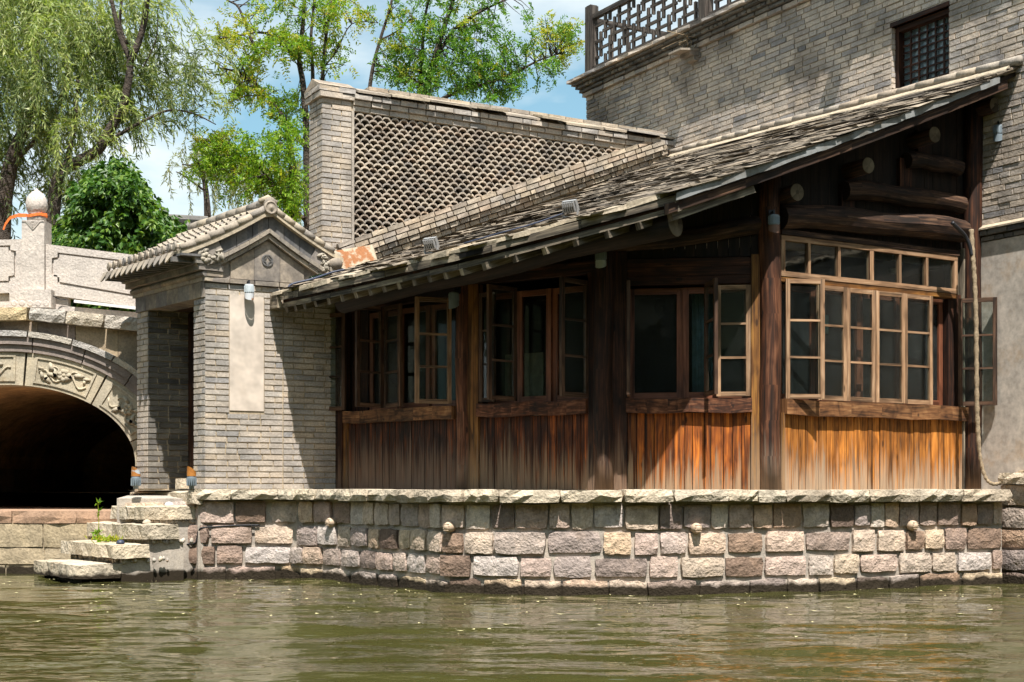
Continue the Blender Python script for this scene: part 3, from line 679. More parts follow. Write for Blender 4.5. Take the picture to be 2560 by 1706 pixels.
for i in range(n):
    mb = MB(); arch_block(mb, math.pi*i/n+.005, math.pi*(i+1)/n-.005, .604, .675, Bf-.125+rs.uniform(-.01, .01), Bf+.3, 5); mb.build('hood_stone', 'bridge_coping', br)
# spandrel blocks
def topz(x): 
    px = CX+x*SB; return bz(768+max(0, px-40)*.10+max(0, 40-px)*.06)-.16
def outer(x):
    best = AZ-.3; 
    if abs(x-AX) < AA+.60:
        lo, hi = 0, math.pi
        for _ in range(30):
            m = (lo+hi)/2
            if ell(m, .61).x > x: lo = m
            else: hi = m
        best = ell(lo, .61).z
    return best
x = AX-3.4
while x < AX+3.3:
    w = rs.uniform(.42, .62); x1 = x+w
    pts = [Vector((x+.003, Bf, max(outer(x), .7)))]+[Vector((x+w*k/5, Bf, max(outer(x+w*k/5), .7))) for k in range(1, 5)]+[Vector((x1-.003, Bf, max(outer(x1), .7))), Vector((x1-.003, Bf, topz(x1))), Vector((x+.003, Bf, topz(x)))]
    mb = MB(); mb.prism([p+Vector((0, rs.uniform(0, .008), 0)) for p in pts], (0, .3, 0)); mb.build('spandrel_block', 'bridge_stone', br)
    x = x1
# coping stones along the deck edge
x = AX-3.4
while x < AX+3.3:
    w = rs.uniform(.45, .75); c = Vector((x+w/2, Bf+.03, (topz(x)+topz(x+w))/2+.085)); a = Vector((w, 0, topz(x+w)-topz(x))).normalized()
    o = link('deck_coping', COPV[rs.randrange(10)].mesh('deck_coping'), 'bridge_coping', br, piece_matrix(c, a, a.cross(Vector((0, 1, 0)))*-1 if False else Vector((-a.z, 0, a.x)), Vector((0, -1, 0)), w-.008, .165, .36))
    x += w
# barrel, jambs, deck, far end
mb = MB(); n = 16
for i in range(n):
    for k in range(14):
        th0, th1 = math.pi*i/n, math.pi*(i+1)/n; y0 = Bf+.33+k*.6; y1 = y0+.6; o = len(mb.V)
        for th, y in ((th0, y0), (th1, y0), (th1, y1), (th0, y1)): p = ell(th, .004); mb.V.append(Vector((p.x, y, p.z)))
        mb.face([o, o+1, o+2, o+3])
mb.build('barrel_vault', 'tunnel', br)
for sx in (-1, 1):
    for k in range(14):
        z0 = .70
        for z0, z1 in ((.70, 1.0), (1.0, AZ)):
            mb = MB(); mb.box((AX+sx*(AA+.2), Bf+.32+k*.6 if k else Bf+.14, (z0+z1)/2), (1, 0, 0), UP, (0, 1, 0), .4+(.012 if z0 > .9 else .03), z1-z0-.006, .594 if k else .29, .003); mb.build('jamb_block', 'bridge_stone', br)
mb = MB(); mb.box((AX, Bf+8.6, 1.6), (1, 0, 0), UP, (0, 1, 0), 7.0, 2.6, .1); mb.build('end_wall', 'tunnel', br)
mb = MB()
for sx in (-1, 1): mb.box((AX+sx*(AA+1.15), Bf+4.4, 1.8), (1, 0, 0), UP, (0, 1, 0), 1.5, 2.3, 8.2)
mb.prism([(AX-3.4, Bf+.31, topz(AX-3.4)), (AX, Bf+.31, topz(AX)), (AX+3.3, Bf+.31, topz(AX+3.3)), (AX+3.3, Bf+.31, topz(AX+3.3)-.25), (AX, Bf+.31, AZ+AB+.14), (AX-3.4, Bf+.31, topz(AX-3.4)-.25)], (0, 3.6, 0)); mb.box((AX, Bf+6.2, AZ+AB+.25), (1, 0, 0), UP, (0, 1, 0), 5.0, .45, 5.0)
mb.build('fill', 'tunnel', br)
# parapet of granite: posts, panels, base rail
YP = Bf+.28
SP = F/YP
def px_(px): return (px-CX)/SP
def pz_(py): return ZC+(HY-py)/SP
def granite_post(pxl, pxr, ytop, ybase, yb0):
    x0, x1 = px_(pxl), px_(pxr); w = x1-x0; c = (x0+x1)/2
    post = MB(); post.box((c, YP, (pz_(ytop)+pz_(ybase))/2), (1, 0, 0), UP, (0, 1, 0), w, pz_(ytop)-pz_(ybase), w)
    po = post.build('post', 'granite', br)
    zt = pz_(ytop); hw = w/2
    mb = MB(); mb.lathe((c, YP, zt), [(hw*.80, -.002), (hw*.86, .05), (hw*.80, .07), (hw*.62, .085), (hw*.78, .12), (hw*.93, .18), (hw*.95, .24), (hw*.82, .31), (hw*.5, .37), (hw*.16, .405), (.004, .43)], 18)
    mb.build('finial', 'granite', po, True)
    mb = MB()
    for k in range(3):
        zz = zt-.02-.0*k; s_ = .085-.025*k
        mb.beam((c-s_, YP-hw-.004, zz), (c, YP-hw-.004, zz-s_*1.15), .012, .012); mb.beam((c, YP-hw-.004, zz-s_*1.15), (c+s_, YP-hw-.004, zz), .012, .012)
    mb.box((c, YP-hw-.002, zt-.012), (1, 0, 0), UP, (0, 1, 0), w*.98, .016, .012)
    mb.build('chevron_carving', 'granite', po)
    mb = MB(); mb.box((c, YP-.02, (pz_(yb0)+pz_(ybase))/2), (1, 0, 0), UP, (0, 1, 0), w+.24, pz_(ybase)-pz_(yb0), w+.16)
    for k in range(5): mb.lathe((c-.2+.1*k, YP-.02-(w+.16)/2+.004, pz_(yb0)+.05), [(.05, .02), (.048, 0), (.03, -.01)], 10, (0, 1, 0))
    mb.build('post_base', 'granite', br)
granite_post(64, 120, 556, 731, 775)
granite_post(-560, -504, 570, 745, 789)
def panel(pts, field):
    mb = MB(); mb.prism([Vector((px_(a), YP-.07, pz_(b_))) for a, b_ in pts], (0, .15, 0)); pn = mb.build('parapet_panel', 'granite', br)
    mb = MB(); mb.prism([Vector((px_(a), YP-.102, pz_(b_))) for a, b_ in field], (0, .04, 0)); mb.build('raised_field', 'granite', pn)
    cx_ = sum(p[0] for p in field)/12; cy_ = sum(p[1] for p in field)/12; g_ = 5
    inn = [(a+(g_ if a > cx_ else -g_), b_+(g_ if b_ > cy_ else -g_)) for a, b_ in field]
    (xa, ba), (xb, bb), (xc, tb_), (xd, ta) = pts
    def lerp(x, y0, y1): return y0+(y1-y0)*(x-xa)/(xb-xa)
    f = inn; out = [(f[0][0], lerp(f[0][0], ba, bb)), (f[1][0], lerp(f[1][0], ba, bb)), (xb, bb), (xb, f[3][1]), (xb, f[4][1]), (xc, tb_), (f[6][0], lerp(f[6][0], ta, tb_)), (f[7][0], lerp(f[7][0], ta, tb_)), (xd, ta), (xa, f[9][1]), (xa, f[10][1]), (xa, ba)]
    mb = MB()
    for i in range(12):
        j = (i+1) % 12; P4 = [Vector((px_(a), YP-.102, pz_(b_))) for a, b_ in (inn[i], inn[j], out[j], out[i])]
        mb.prism(P4, (0, .034, 0))
    mb.build('panel_frame', 'granite', pn)
def fieldpts(xa, xb, ta, tb, ba, bb, k=14):
    # notched rectangle following the slope
    def tp(x): return ta+(tb-ta)*(x-xa)/(xb-xa)
    def bt(x): return ba+(bb-ba)*(x-xa)/(xb-xa)
    return [(xa+k, bt(xa)), (xb-k, bt(xb)), (xb-k, bt(xb)-k*.8), (xb, bt(xb)-k), (xb, tp(xb)+k), (xb-k, tp(xb)+k*.8), (xb-k, tp(xb)), (xa+k, tp(xa)), (xa+k, tp(xa)+k*.8), (xa, tp(xa)+k), (xa, bt(xa)-k), (xa+k, bt(xa)-k*.8)]
panel([(121, 739), (560, 800), (560, 668), (121, 614)], fieldpts(141, 540, 640, 684, 708, 772))
panel([(-503, 745), (63, 735), (63, 602), (-503, 614)], fieldpts(-480, 42, 632, 622, 716, 705))
mb = MB(); mb.prism([Vector((px_(a), YP-.06, pz_(b_))) for a, b_ in ((-560, 786), (30, 782), (137, 782), (620, 830), (620, 806), (137, 765), (30, 762), (-560, 768))], (0, .13, 0)); mb.build('base_rail', 'granite', br)
for a in (155, 430, 20, -460):
    mb = MB(); mb.prism([Vector((px_(x), YP-.05, pz_(y+max(0, a-137)*.105))) for x, y in ((a-19, 770), (a+19, 772), (a+19, 738), (a-19, 736))], (0, .1, 0)); mb.build('panel_foot', 'granite', br)
# conduit under the parapet panel
mb = MB(); mb.beam((px_(192), YP-.10, pz_(756)), (px_(420), YP-.10, pz_(782)), .03, .035); tag(mb.build('light_tube', 'white'), 'thin white light tube fixed beneath the granite parapet panel', 'light')
# orange ribbon round the post
cxp = (px_(64)+px_(120))/2
mb = MB(); zt = pz_(556)+.075
pts = [Vector((cxp+.128*math.cos(q*2*math.pi/16), YP+.128*math.sin(q*2*math.pi/16), zt+.012*math.sin(q))) for q in range(17)]
for i in range(16): mb.beam(pts[i], pts[i+1], .012, .035)
tail = [Vector((cxp-.1, YP-.11, zt-.01)), Vector((cxp-.2, YP-.13, zt-.012)), Vector((cxp-.3, YP-.12, zt-.045)), Vector((cxp-.36, YP-.11, zt-.12)), Vector((cxp-.385, YP-.11, zt-.19))]
for i in range(4): mb.beam(tail[i], tail[i+1], .006, .045-.008*i)
mb.beam((cxp+.1, YP-.1, zt), (cxp+.17, YP-.12, zt-.0), .008, .03)
tag(mb.build('ribbon', 'orange'), 'orange ribbon knotted round the bridge post below its finial', 'ribbon')
# ================================================================== gatehouse
gate = thing('gatehouse', put(GC, ZT), 'small grey brick gatehouse with curved tile gable roof and white plaster panel', 'gatehouse')
GN3 = Vector((GN.x, GN.y, 0)); GL3 = Vector((GL.x, GL.y, 0)); nD = -GN3
ZW = 3.30                                              # top of brickwork
in_ = -.010
def inner(p, f, g): return p+D2*f+GN*g
mb = MB()
# cores: gable wall, near pier, far pier, back wall
def plan(mb, pts, z0, z1): mb.prism([put(p, z0) for p in pts], (0, 0, z1-z0))
c0 = GC+D2*.01+GN*.012
plan(mb, [c0, c0+E2*1.60, c0+E2*1.60+D2*.28, c0+E2*.25+GL*.285, c0+GL*.279], ZT-.05, ZW)
far = GC+GL*1.543+GN*.012
plan(mb, [far, far+E2*.85, far+E2*.85+GL*.31, far+GL*.31], ZT-.05, ZW)
core = mb.build('mortar_core', 'mortar', gate)
pan = (GF.s_of(574), GF.s_of(660), 1.875, 3.185)
def iv_front(z):
    if pan[2]-.01 < z < pan[3]+.01: return [(0, pan[0]), (pan[1], .925), (.925, 1.605)]
    return [(0, .925), (.925, 1.605)]
sp = brick_specs(GF.pt(0, 0), GF.u3, UP, GF.n3, ZT, ZW, iv_front, seed=1)
# door side faces (n = nD), direction GL
Od = put(GC, 0)
sp += brick_specs(Od, GL3*-1, UP, nD, ZT, 3.13, lambda z: [(-.287, 0)], Lb=.20, seed=2)
sp += brick_specs(Od, GL3*-1, UP, nD, ZT, 3.13, lambda z: [(-1.86, -1.535)], Lb=.20, seed=3)
jo = put(GC+GL*1.535, 0)
spread('brick', gate, sp, BRICKV, 'brick', 255)
jb = brick_specs(jo, E3, UP, -GL3, ZT, 3.13, lambda z: [(0, .62)], seed=4, proud=.004); spread('jamb_brick', gate, jb, BRICKV, 'brick_dark', 300)  # darker bricks here; part of the doorway shade is put into their colour
mb = MB(); mb.pbox(GF, pan[0]+.002, pan[1]-.002, pan[2], pan[3], -.03, -.002); mb.build('plaster_panel', 'plaster_panel', gate)
# stone course under the gable, string of bricks
sp = brick_specs(GF.pt(0, 0), GF.u3, UP, GF.n3, ZW, ZW+.062, lambda z: [(-.03, 1.58)], Lb=.30, proud=.03, seed=5, depth=.2, header=0)
spread('string_brick', gate, sp, BRICKV, 'slab', 300)
# lintel slabs over the door
t = -1.88
while t < -.01:
    e = min(t+.30, 0.0)
    mb = MB(); mb.box(Od-GL3*((t+e)/2)+Vector((0, 0, 3.225))-nD*.14, GL3*-1, UP, nD, e-t-.005, .175, .30, .001); mb.build('lintel_slab', 'slab', gate); t = e
# corbelled mouldings above the lintel
for (z0, z1, pr, ln, mt) in ((3.315, 3.36, .02, .32, 'brick_tan'), (3.362, 3.425, .05, .30, 'slab'), (3.428, 3.49, .10, .6, 'slab'), (3.492, 3.53, .14, .5, 'brick_dark')):
    t = -1.94-pr*.4
    while t < .04+pr*.3:
        e = min(t+ln, .04+pr*.3)
        mb = MB()
        if z0 in (3.362,):
            p0 = Od-GL3*(t+.003)*1.0; p0 = Od+GL3*(-t-.003); p1 = Od+GL3*(-e+.003)
            mb.tube([p0+nD*(pr-.03)+Vector((0, 0, (z0+z1)/2)), p1+nD*(pr-.03)+Vector((0, 0, (z0+z1)/2))], (z1-z0)/2*1.02, 8); 
            mb.box((p0+p1)/2+nD*(pr-.15)+Vector((0, 0, (z0+z1)/2)), GL3, UP, nD, e-t-.006, z1-z0-.01, .2)
        else:
            mb.box(Od-GL3*((t+e)/2)+nD*(pr-.15)+Vector((0, 0, (z0+z1)/2)), GL3*-1, UP, nD, e-t-.005, z1-z0-.002, .3, .002)
        mb.build('corbel', mt, gate); t = e
# soffit/ceiling over the passage and door leaf
mb = MB(); mb.prism([put(GC+GL*.28+E2*.02+GN*.3, 3.14), put(GC+GL*1.85+GN*.3, 3.14), put(GC+GL*1.85+E2*1.2, 3.14), put(GC+E2*1.2+GL*.3, 3.14)], (0, 0, .15)); mb.build('ceiling', 'door_dark', gate)
mb = MB(); mb.box(put(GC+GL*1.44+E2*.55, 2.06), GL3, UP, E3, .17, 2.12, .12); mb.build('door_post', 'timber', gate)
mb = MB(); mb.box(put(GC+GL*.83+E2*.62, 2.06), GL3, UP, E3, 1.05, 2.12, .06); mb.build('door', 'door_dark', gate)
mb = MB(); mb.box(put(GC+GL*.82+E2*.60, 1.03), GL3, UP, E3, 1.4, .08, .12); mb.build('threshold', 'timber', gate)
mb = MB(); mb.box(put(GC+GL*1.2+E2*.30, 1.05), GL3, UP, E3, .14, .13, .16, .006); mb.build('door_stone', 'coping', gate)
mb = MB(); plan(mb, [GC+E2*1.3+GL*.35, GC+E2*1.5+GL*.35, GC+E2*1.5+GL*1.8, GC+E2*1.3+GL*1.8], ZT, 3.3); mb.build('back_wall', 'brick_dark', gate)
# gable and roof: local coords g = along E2 from the corner, h = along the ridge direction GL, z
S_C, Z_AP, Z_EV, S_L, S_R = .735, 4.20, 3.635, -.30, 1.62
def gz(s):                                             # concave sweep of the roof
    k = min(1, abs(s-S_C)/(S_C-S_L)); return Z_AP-(Z_AP-Z_EV)*(1.24*k-.24*k*k)
def gp(s, h, z): q = GC+E2*s+GL*h; return put(q, z)
def band(mb, s0, s1, lo, hi, o0, o1, n=8):
    """strip on the gable following the roof curve between lo and hi metres below it"""
    for i in range(n):
        a, b_ = s0+(s1-s0)*i/n, s0+(s1-s0)*(i+1)/n
        P = []
        for o in (o0, o1):
            for s_, dz in ((a, hi), (b_, hi), (b_, lo), (a, lo)): P.append(GF.pt(s_, gz(s_)-dz, o))
        mb.hexa(P, (b_-a, hi-lo, .05))
# tympanum
mb = MB(); n = 14; pts = [GF.pt(.04+1.38*i/n, max(ZW+.063, gz(.04+1.38*i/n)-.12), -.02) for i in range(n+1)]
pts = [GF.pt(1.42, ZW+.06, -.02), GF.pt(.04, ZW+.06, -.02)]+pts
mb.prism(pts, D3*.25); mb.build('tympanum', 'slab', gate)
for (a, b_) in ((.30, .575), (.58, .885), (.89, 1.18)):
    mb = MB(); zt = lambda s_: gz(s_)-.37
    pts = [GF.pt(a, ZW+.066, 0), GF.pt(b_, ZW+.066, 0)]+[GF.pt(b_+(a-b_)*k/6, max(ZW+.07, zt(b_+(a-b_)*k/6)), 0) for k in range(7)]
    mb.prism(pts, D3*.04); mb.build('gable_slab', 'slab', gate)
# diagonal slate-dark slabs below the verge
for k in range(8):
    s0 = -.02+1.51*k/8; s1 = -.02+1.51*(k+1)/8
    if k in (0, 7): continue
    mb = MB(); band(mb, s0+.003, s1-.003, .05, .24, -.06, .035, 3); mb.build('verge_slab', 'slab_dark', gate)
for lo, hi, o in ((.245, .295, .085), (.305, .355, .055)):
    for k in range(6):
        for sgn in (-1, 1):
            a = S_C+sgn*(.73*k/6); b_ = S_C+sgn*(.73*(k+1)/6)
            mb = MB(); band(mb, min(a, b_)+.002, max(a, b_)-.002, lo, hi, -.05, o, 2); mb.build('gable_moulding', 'clay', gate)
# coin ornament
cc = GF.pt(S_C, 3.60, .004); mb = MB()
for k in range(24):
    a0, a1 = 2*math.pi*k/24, 2*math.pi*(k+1)/24
    mb.beam(cc+GF.u3*.062*math.cos(a0)+UP*.062*math.sin(a0), cc+GF.u3*.062*math.cos(a1)+UP*.062*math.sin(a1), .014, .018, GF.n3)
for k in range(4):
    a0 = math.pi/2*k; a1 = a0+math.pi/2; prev = None
    for j in range(7):
        f = j/6; p = Vector((math.cos(a0), math.sin(a0))).lerp(Vector((math.cos(a1), math.sin(a1))), f)*(1-.32*math.sin(f*math.pi))*.06
        q = cc+GF.u3*p.x+UP*p.y
        if prev is not None: mb.beam(prev, q, .010, .010, GF.n3)
        prev = q
mb.build('coin_ornament', 'slab_dark', gate)
# carved flower bricks at both feet of the gable
for s_c, sgn in ((.02, 1), (1.42, -1)):
    zc_ = gz(s_c)-.17; mb = MB(); rs = random.Random(9)
    tn = Vector((1, 0)) ; ang0 = math.atan(.45)*sgn
    ux = GF.u3*math.cos(ang0)+UP*math.sin(ang0); uy = UP*math.cos(ang0)-GF.u3*math.sin(ang0)
    base = GF.pt(s_c, zc_, .02); mb.box(base, ux, uy, GF.n3, .34, .25, .10); cb = mb.build('carved_brick', 'slab', gate)
    mb = MB()
    for k in range(16):
        fx, fy = rs.uniform(-.14, .15), rs.uniform(-.09, .10); ang = rs.uniform(-1, 1.4); ln = rs.uniform(.035, .055); pts = []
        for j in range(7):
            q = 2*math.pi*j/7; x = ln*math.cos(q); y = ln*.38*math.sin(q)
            pts.append(base+ux*(fx+x*math.cos(ang)-y*math.sin(ang))+uy*(fy+x*math.sin(ang)+y*math.cos(ang))+GF.n3*(.062+rs.uniform(0, .02)))
        mb.prism(pts, GF.n3*-.03)
    for k in range(6):
        q = 2*math.pi*k/6; mb.lathe(base+ux*(-.05*sgn+.035*math.cos(q))+uy*(-.03+.035*math.sin(q))+GF.n3*.075, [(.03, -.02), (.028, 0), (.012, .012)], 8, GF.n3)
    mb.build('flower_relief', 'carve', cb, True)
# roof deck
H0, H1 = -.10, 1.98
mb = MB(); n = 16
for i in range(n):
    a = S_L+(S_R-S_L)*i/n; b_ = S_L+(S_R-S_L)*(i+1)/n
    P = [gp(s_, h, gz(s_)-dz) for dz in (.07, .012) for s_, h in ((a, H0), (b_, H0), (b_, H1), (a, H1))]
    mb.hexa(P, (1, 1, .05))
groof = mb.build('roof', 'mud', gate)
# rows of half round cover tiles, overlapping down the slope
def tile_mesh(r, ln, seg=6, th=.014, taper=.9, name='roof_tile'):
    mb = MB()
    for y, k in ((0, 1.0), (ln, taper)):
        for rr in (r*k, (r-th)*k):
            for q in range(seg+1):
                a = math.pi*q/seg; mb.V.append(Vector((rr*math.cos(a), y, rr*math.sin(a))))
    m = seg+1
    for q in range(seg):
        mb.face([q, q+1, 2*m+q+1, 2*m+q]); mb.face([m+q+1, m+q, 3*m+q, 3*m+q+1]); mb.face([q+1, q, m+q, m+q+1]); mb.face([2*m+q, 2*m+q+1, 3*m+q+1, 3*m+q])
    mb.face([0, 2*m, 3*m, m]); mb.face([seg, m+seg, 3*m+seg, 2*m+seg])
    me = mb.mesh(name); me.materials.append(M['clay']); return me
tm = tile_mesh(.052, .17)
rs = random.Random(31)
NR = 13
for r_ in range(NR):
    h = H0+.14+(H1-H0-.22)*r_/(NR-1)
    for side in (-1, 1):
        if side == 1 and r_ > 4: continue
        for k in range(8):
            f0 = 1-k/8*.93; sdist = (S_C-S_L if side < 0 else S_R-S_C)
            s_ = S_C+side*sdist*f0+side*.02; s2 = s_-side*.12
            p = gp(s_, h, gz(s_)+.034+rs.uniform(-.004, .004)); q = gp(s2, h, gz(s2)+.006)
            y = (q-p).normalized(); x = (GL3-y*GL3.dot(y)).normalized(); z = x.cross(y)
            if z.z < 0: x = -x; z = -z
            m = Matrix(((x.x, y.x, z.x, p.x), (x.y, y.y, z.y, p.y), (x.z, y.z, z.z, p.z), (0, 0, 0, 1)))
            link('roof_tile', tm, None, groof, m)
    # drip tile between rows and round eave end
    if r_ < NR:
        s_ = S_L-.02; p = gp(s_-.02, h+.07, gz(S_L)-.015); mb = MB(); pts = []
        for k in range(7):
            a = math.pi*(1+k/6); pts.append(p+GL3*(.062*math.cos(a))+UP*(.12*math.sin(a))+E3*(.06*math.sin(a)))
        mb.prism(pts, E3*.02); mb.build('drip_tile', 'clay', groof)
        mb = MB(); mb.lathe(gp(S_L-.025, h, gz(S_L)+.045), [(.055, -.012), (.056, .0), (.044, .012), (.04, .008), (.02, .02)], 10, -E3); mb.build('eave_end_tile', 'slab', groof, True)
        mb = MB(); c = gp(S_L+.07, h, gz(S_L)-.10); mb.box(c, E3, UP, GL3, .26, .055, .05); mb.build('eave_rafter', 'slab_dark', groof)
mb = MB(); mb.box(gp(S_L+.10, (H0+H1)/2, gz(S_L)-.055), E3, UP, GL3, .22, .025, H1-H0); mb.build('eave_board', 'slab_dark', groof)
# verge rolls either side of the gable, in short lengths
for side in (-1, 1):
    sd_ = S_C-S_L if side < 0 else S_R-S_C-.1
    for k in range(6):
        f0, f1 = .06+.94*k/6, .06+.94*(k+1)/6-.004; pts = []
        for j in range(3):
            f = f0+(f1-f0)*j/2; s_ = S_C+side*sd_*f; pts.append(GF.pt(s_, gz(s_)+.012, .075))
        mb = MB(); mb.tube(pts, .042, 10); mb.build('verge_tile', 'clay', groof, True)
# ridge with round end cap
pts = [gp(S_C, H0-.0+(H1-H0)*j/8, Z_AP+.05+.004*math.sin(j*2)) for j in range(9)]
for j in range(8):
    mb = MB(); mb.tube([pts[j], pts[j]+(pts[j+1]-pts[j])*.985], .062, 10); mb.build('ridge_tile', 'clay', groof, True)
mb = MB(); mb.lathe(GF.pt(S_C, Z_AP-.015, .10), [(.078, -.03), (.080, .02), (.066, .035), (.06, .025), (.03, .03), (.012, .045)], 18, GF.n3); mb.build('ridge_end', 'slab', groof, True)
mb = MB(); mb.tube([GF.pt(S_C-.10, Z_AP+.06, .02), GF.pt(S_C, Z_AP+.115, .02), GF.pt(S_C+.10, Z_AP+.06, .02)], .035, 8); mb.build('ridge_cap', 'mud', groof, True)
# drip tile at the right foot of the gable
pdr = GF.pt(1.52, 3.56, .16); mb = MB(); pts = [pdr+GF.u3*(.085*math.cos(math.pi*(1+k/8)))+UP*(.105*math.sin(math.pi*(1+k/8))) for k in range(9)]
mb.prism(pts, D3*.03); mb.build('drip_tile', 'clay', groof)
mb = MB(); mb.tube([GF.pt(1.52, 3.60, .18), GF.pt(1.52, 3.63, -.2)], .07, 10); mb.build('corner_tile', 'slab', groof, True)

# ================================================================== lattice wall
WL = PL(Vector((2.29, 20.37))-E2*5.372, E2)             # s=0 at the pillar corner, s=5.37 at the tall wall
latt = thing('lattice_wall', WL.pt(2, 3), 'brick wall filled with a lattice of stacked half round tiles above slate roof', 'wall')
s880 = .402; SE = 5.40
ZL0 = 5.74                                              # top of lattice
def zlat(s): return 4.03+(5.70-4.03)*max(0, (s-s880))/(5.0-s880)    # lower edge of lattice
ZP1 = 5.86
# pillar
mb = MB(); plan(mb, [WL.O+E2*.012+D2*.012, WL.O+E2*(s880-.0)+D2*.012, WL.O+E2*s880+D2*.42, WL.O+E2*.012+D2*.42], 2.6, 6.0); mb.build('mortar_core', 'mortar', latt)
sp = brick_specs(WL.pt(0, 0), WL.u3, UP, WL.n3, 3.0, ZP1, lambda z: [(0, s880)], seed=12, Lb=.27)
sp += brick_specs(WL.pt(0, 0), D3*-1, UP, -E3, 3.0, ZP1, lambda z: [(-.43, 0)], seed=13, Lb=.27)
for (z0, z1, p) in ((ZP1, ZP1+.075, .035), (ZP1+.075, ZP1+.15, .05)):
    sp += brick_specs(WL.pt(0, 0), WL.u3, UP, WL.n3, z0, z1, lambda z: [(-.05, s880+.04)], proud=p, seed=14, depth=.3, H=.075)
    sp += brick_specs(WL.pt(0, 0), D3*-1, UP, -E3, z0, z1, lambda z: [(-.47, .05)], proud=p, seed=15, depth=.3, H=.075)
# header courses along the lattice
for (z0, z1, p) in ((ZL0+.0, ZL0+.07, .0), (ZL0+.07, ZL0+.14, .03), (ZL0+.14, ZL0+.21, .065)):
    sp += brick_specs(WL.pt(0, 0), WL.u3, UP, WL.n3, z0, z1, lambda z: [(s880+.01, SE)], proud=p, seed=int(z0*100), depth=.25, H=.07)
mb = MB(); mb.pbox(WL, s880, SE, ZL0, ZL0+.215, -.36, -.012); mb.build('mortar_core', 'mortar', latt)
spread('brick', latt, sp, BRICKV, 'brick', 240)
# pillar cap, sloped weathering slabs and the ridge of bricks
mb = MB(); mb.prism([WL.pt(-.05, ZP1+.15, .05), WL.pt(-.05, ZP1+.15, -.47), WL.pt(-.05, ZP1+.27, -.21)], E3*(s880+.09)); mb.build('pillar_cap', 'slab', latt)
rs = random.Random(3); s = s880+.06; k = 0
while s < SE-.02:
    e = min(s+rs.uniform(.35, .75), SE); lift = rs.choice([0, .0, .012, .02]); pr = rs.choice([.05, .08, .12])
    P = [WL.pt(a, z, o) for o, zz in ((-.22, ZL0+.33), (pr, ZL0+.222)) for a, z in ((s, zz+lift), (e-.006, zz+lift), (e-.006, zz+.03+lift), (s, zz+.03+lift))]
    mb = MB(); mb.hexa(P, (1, .1, .1), .004); mb.build('weathering_slab', rs.choice(['mud', 'ridge', 'clay']), latt); s = e
sp = brick_specs(WL.pt(0, 0), WL.u3, UP, WL.n3, ZL0+.33, ZL0+.395, lambda z: [(s880+.30, SE)], Lb=.30, proud=-.15, depth=.16, seed=77, jit=.008, header=0, H=.065)
spread('ridge_brick', latt, sp, BRICKV, 'brick_tan', 300)
mb = MB(); mb.prism([WL.pt(s880, ZL0+.21, .03), WL.pt(s880, ZL0+.335, -.19), WL.pt(s880, ZL0+.21, -.36)], E3*(SE-s880)); mb.build('cap_core', 'mud', latt)
# half round tiles
tw, tr = .122, .061
def arch_tile(r, th, dp, seg=7):
    mb = MB()
    for y in (-.5, .5):
        for rr in (r, r-th):
            for q in range(seg+1):
                a = math.pi*q/seg; ra, rb = (r, r*.98) if rr == r else (r*.86, r-th); mb.V.append(Vector((ra*math.cos(a)/(2*r), y, rb*math.sin(a)/r-.5)))
    m = seg+1
    for q in range(seg):
        mb.face([q, q+1, 2*m+q+1, 2*m+q][::-1]); mb.face([m+q+1, m+q, 3*m+q, 3*m+q+1][::-1]); mb.face([q+1, q, m+q, m+q+1][::-1]); mb.face([2*m+q, 2*m+q+1, 3*m+q+1, 3*m+q][::-1])
    mb.face([0, 2*m, 3*m, m]); mb.face([seg, m+seg, 3*m+seg, 2*m+seg]); return mb
ATV = [arch_tile(.061, t_, .3) for t_ in (.023, .025, .027, .024)]
sp = []; rowh = .0605; r_ = 0; z = 3.92
while z < ZL0-.02:
    s = s880+.0+(tw/2 if r_ % 2 else 0)
    while s < SE-.2:
        c = s+tw/2
        if z > zlat(c)-.05 and z+.045 < ZL0:
            sp.append((WL.pt(c+rs.uniform(-.004, .004), z+.03, -.14+rs.uniform(-.012, .012)), E3, UP, WL.n3, tw*.985, .060, .26))
        s += tw
    z += rowh; r_ += 1
spread('lattice_tile', latt, sp, ATV, 'lattice_tile', 300)
mb = MB(); mb.prism([WL.pt(s880, 3.9, -.30), WL.pt(SE, 5.6, -.30), WL.pt(SE, ZL0+.02, -.30), WL.pt(s880, ZL0+.02, -.30)], D3*.06); mb.build('backing', 'brick_dark', latt)  # dark sheet added behind the tiles, standing in for shade in the holes
mb = MB(); mb.pbox(WL, s880-.004, s880+.028, 3.9, ZL0, -.26, .012); mb.build('edge_strip', 'mortar_grey', latt)
# raked brick coping that follows the slate roof
p0 = WL.pt(s880-.10, zlat(s880)-.30, .10); p1 = WL.pt(5.25, zlat(5.0)-.02, .10)
a = (p1-p0).normalized(); b_ = a.cross(WL.n3)*-1
if b_.z < 0: b_ = -b_
LR = (p1-p0).length
sp = []
for k, (h0, pr, lb) in enumerate(((0, .0, .15), (.068, .035, .16), (.136, .07, .17), (.204, .04, .2), (.272, -.02, .25))):
    sp += brick_specs(p0, a, b_, WL.n3, h0, h0+.066, lambda z: [(0, LR)], Lb=lb, proud=pr-.02, depth=.30, seed=50+k, header=.1, jit=.006, H=.066)
spread('coping_brick', latt, sp, BRICKV, 'brick_tan', 300)
mb = MB(); mb.box((p0+p1)/2+b_*.10-WL.n3*.24, a, b_, WL.n3, LR, .44, .30); mb.build('coping_core', 'mortar', latt)

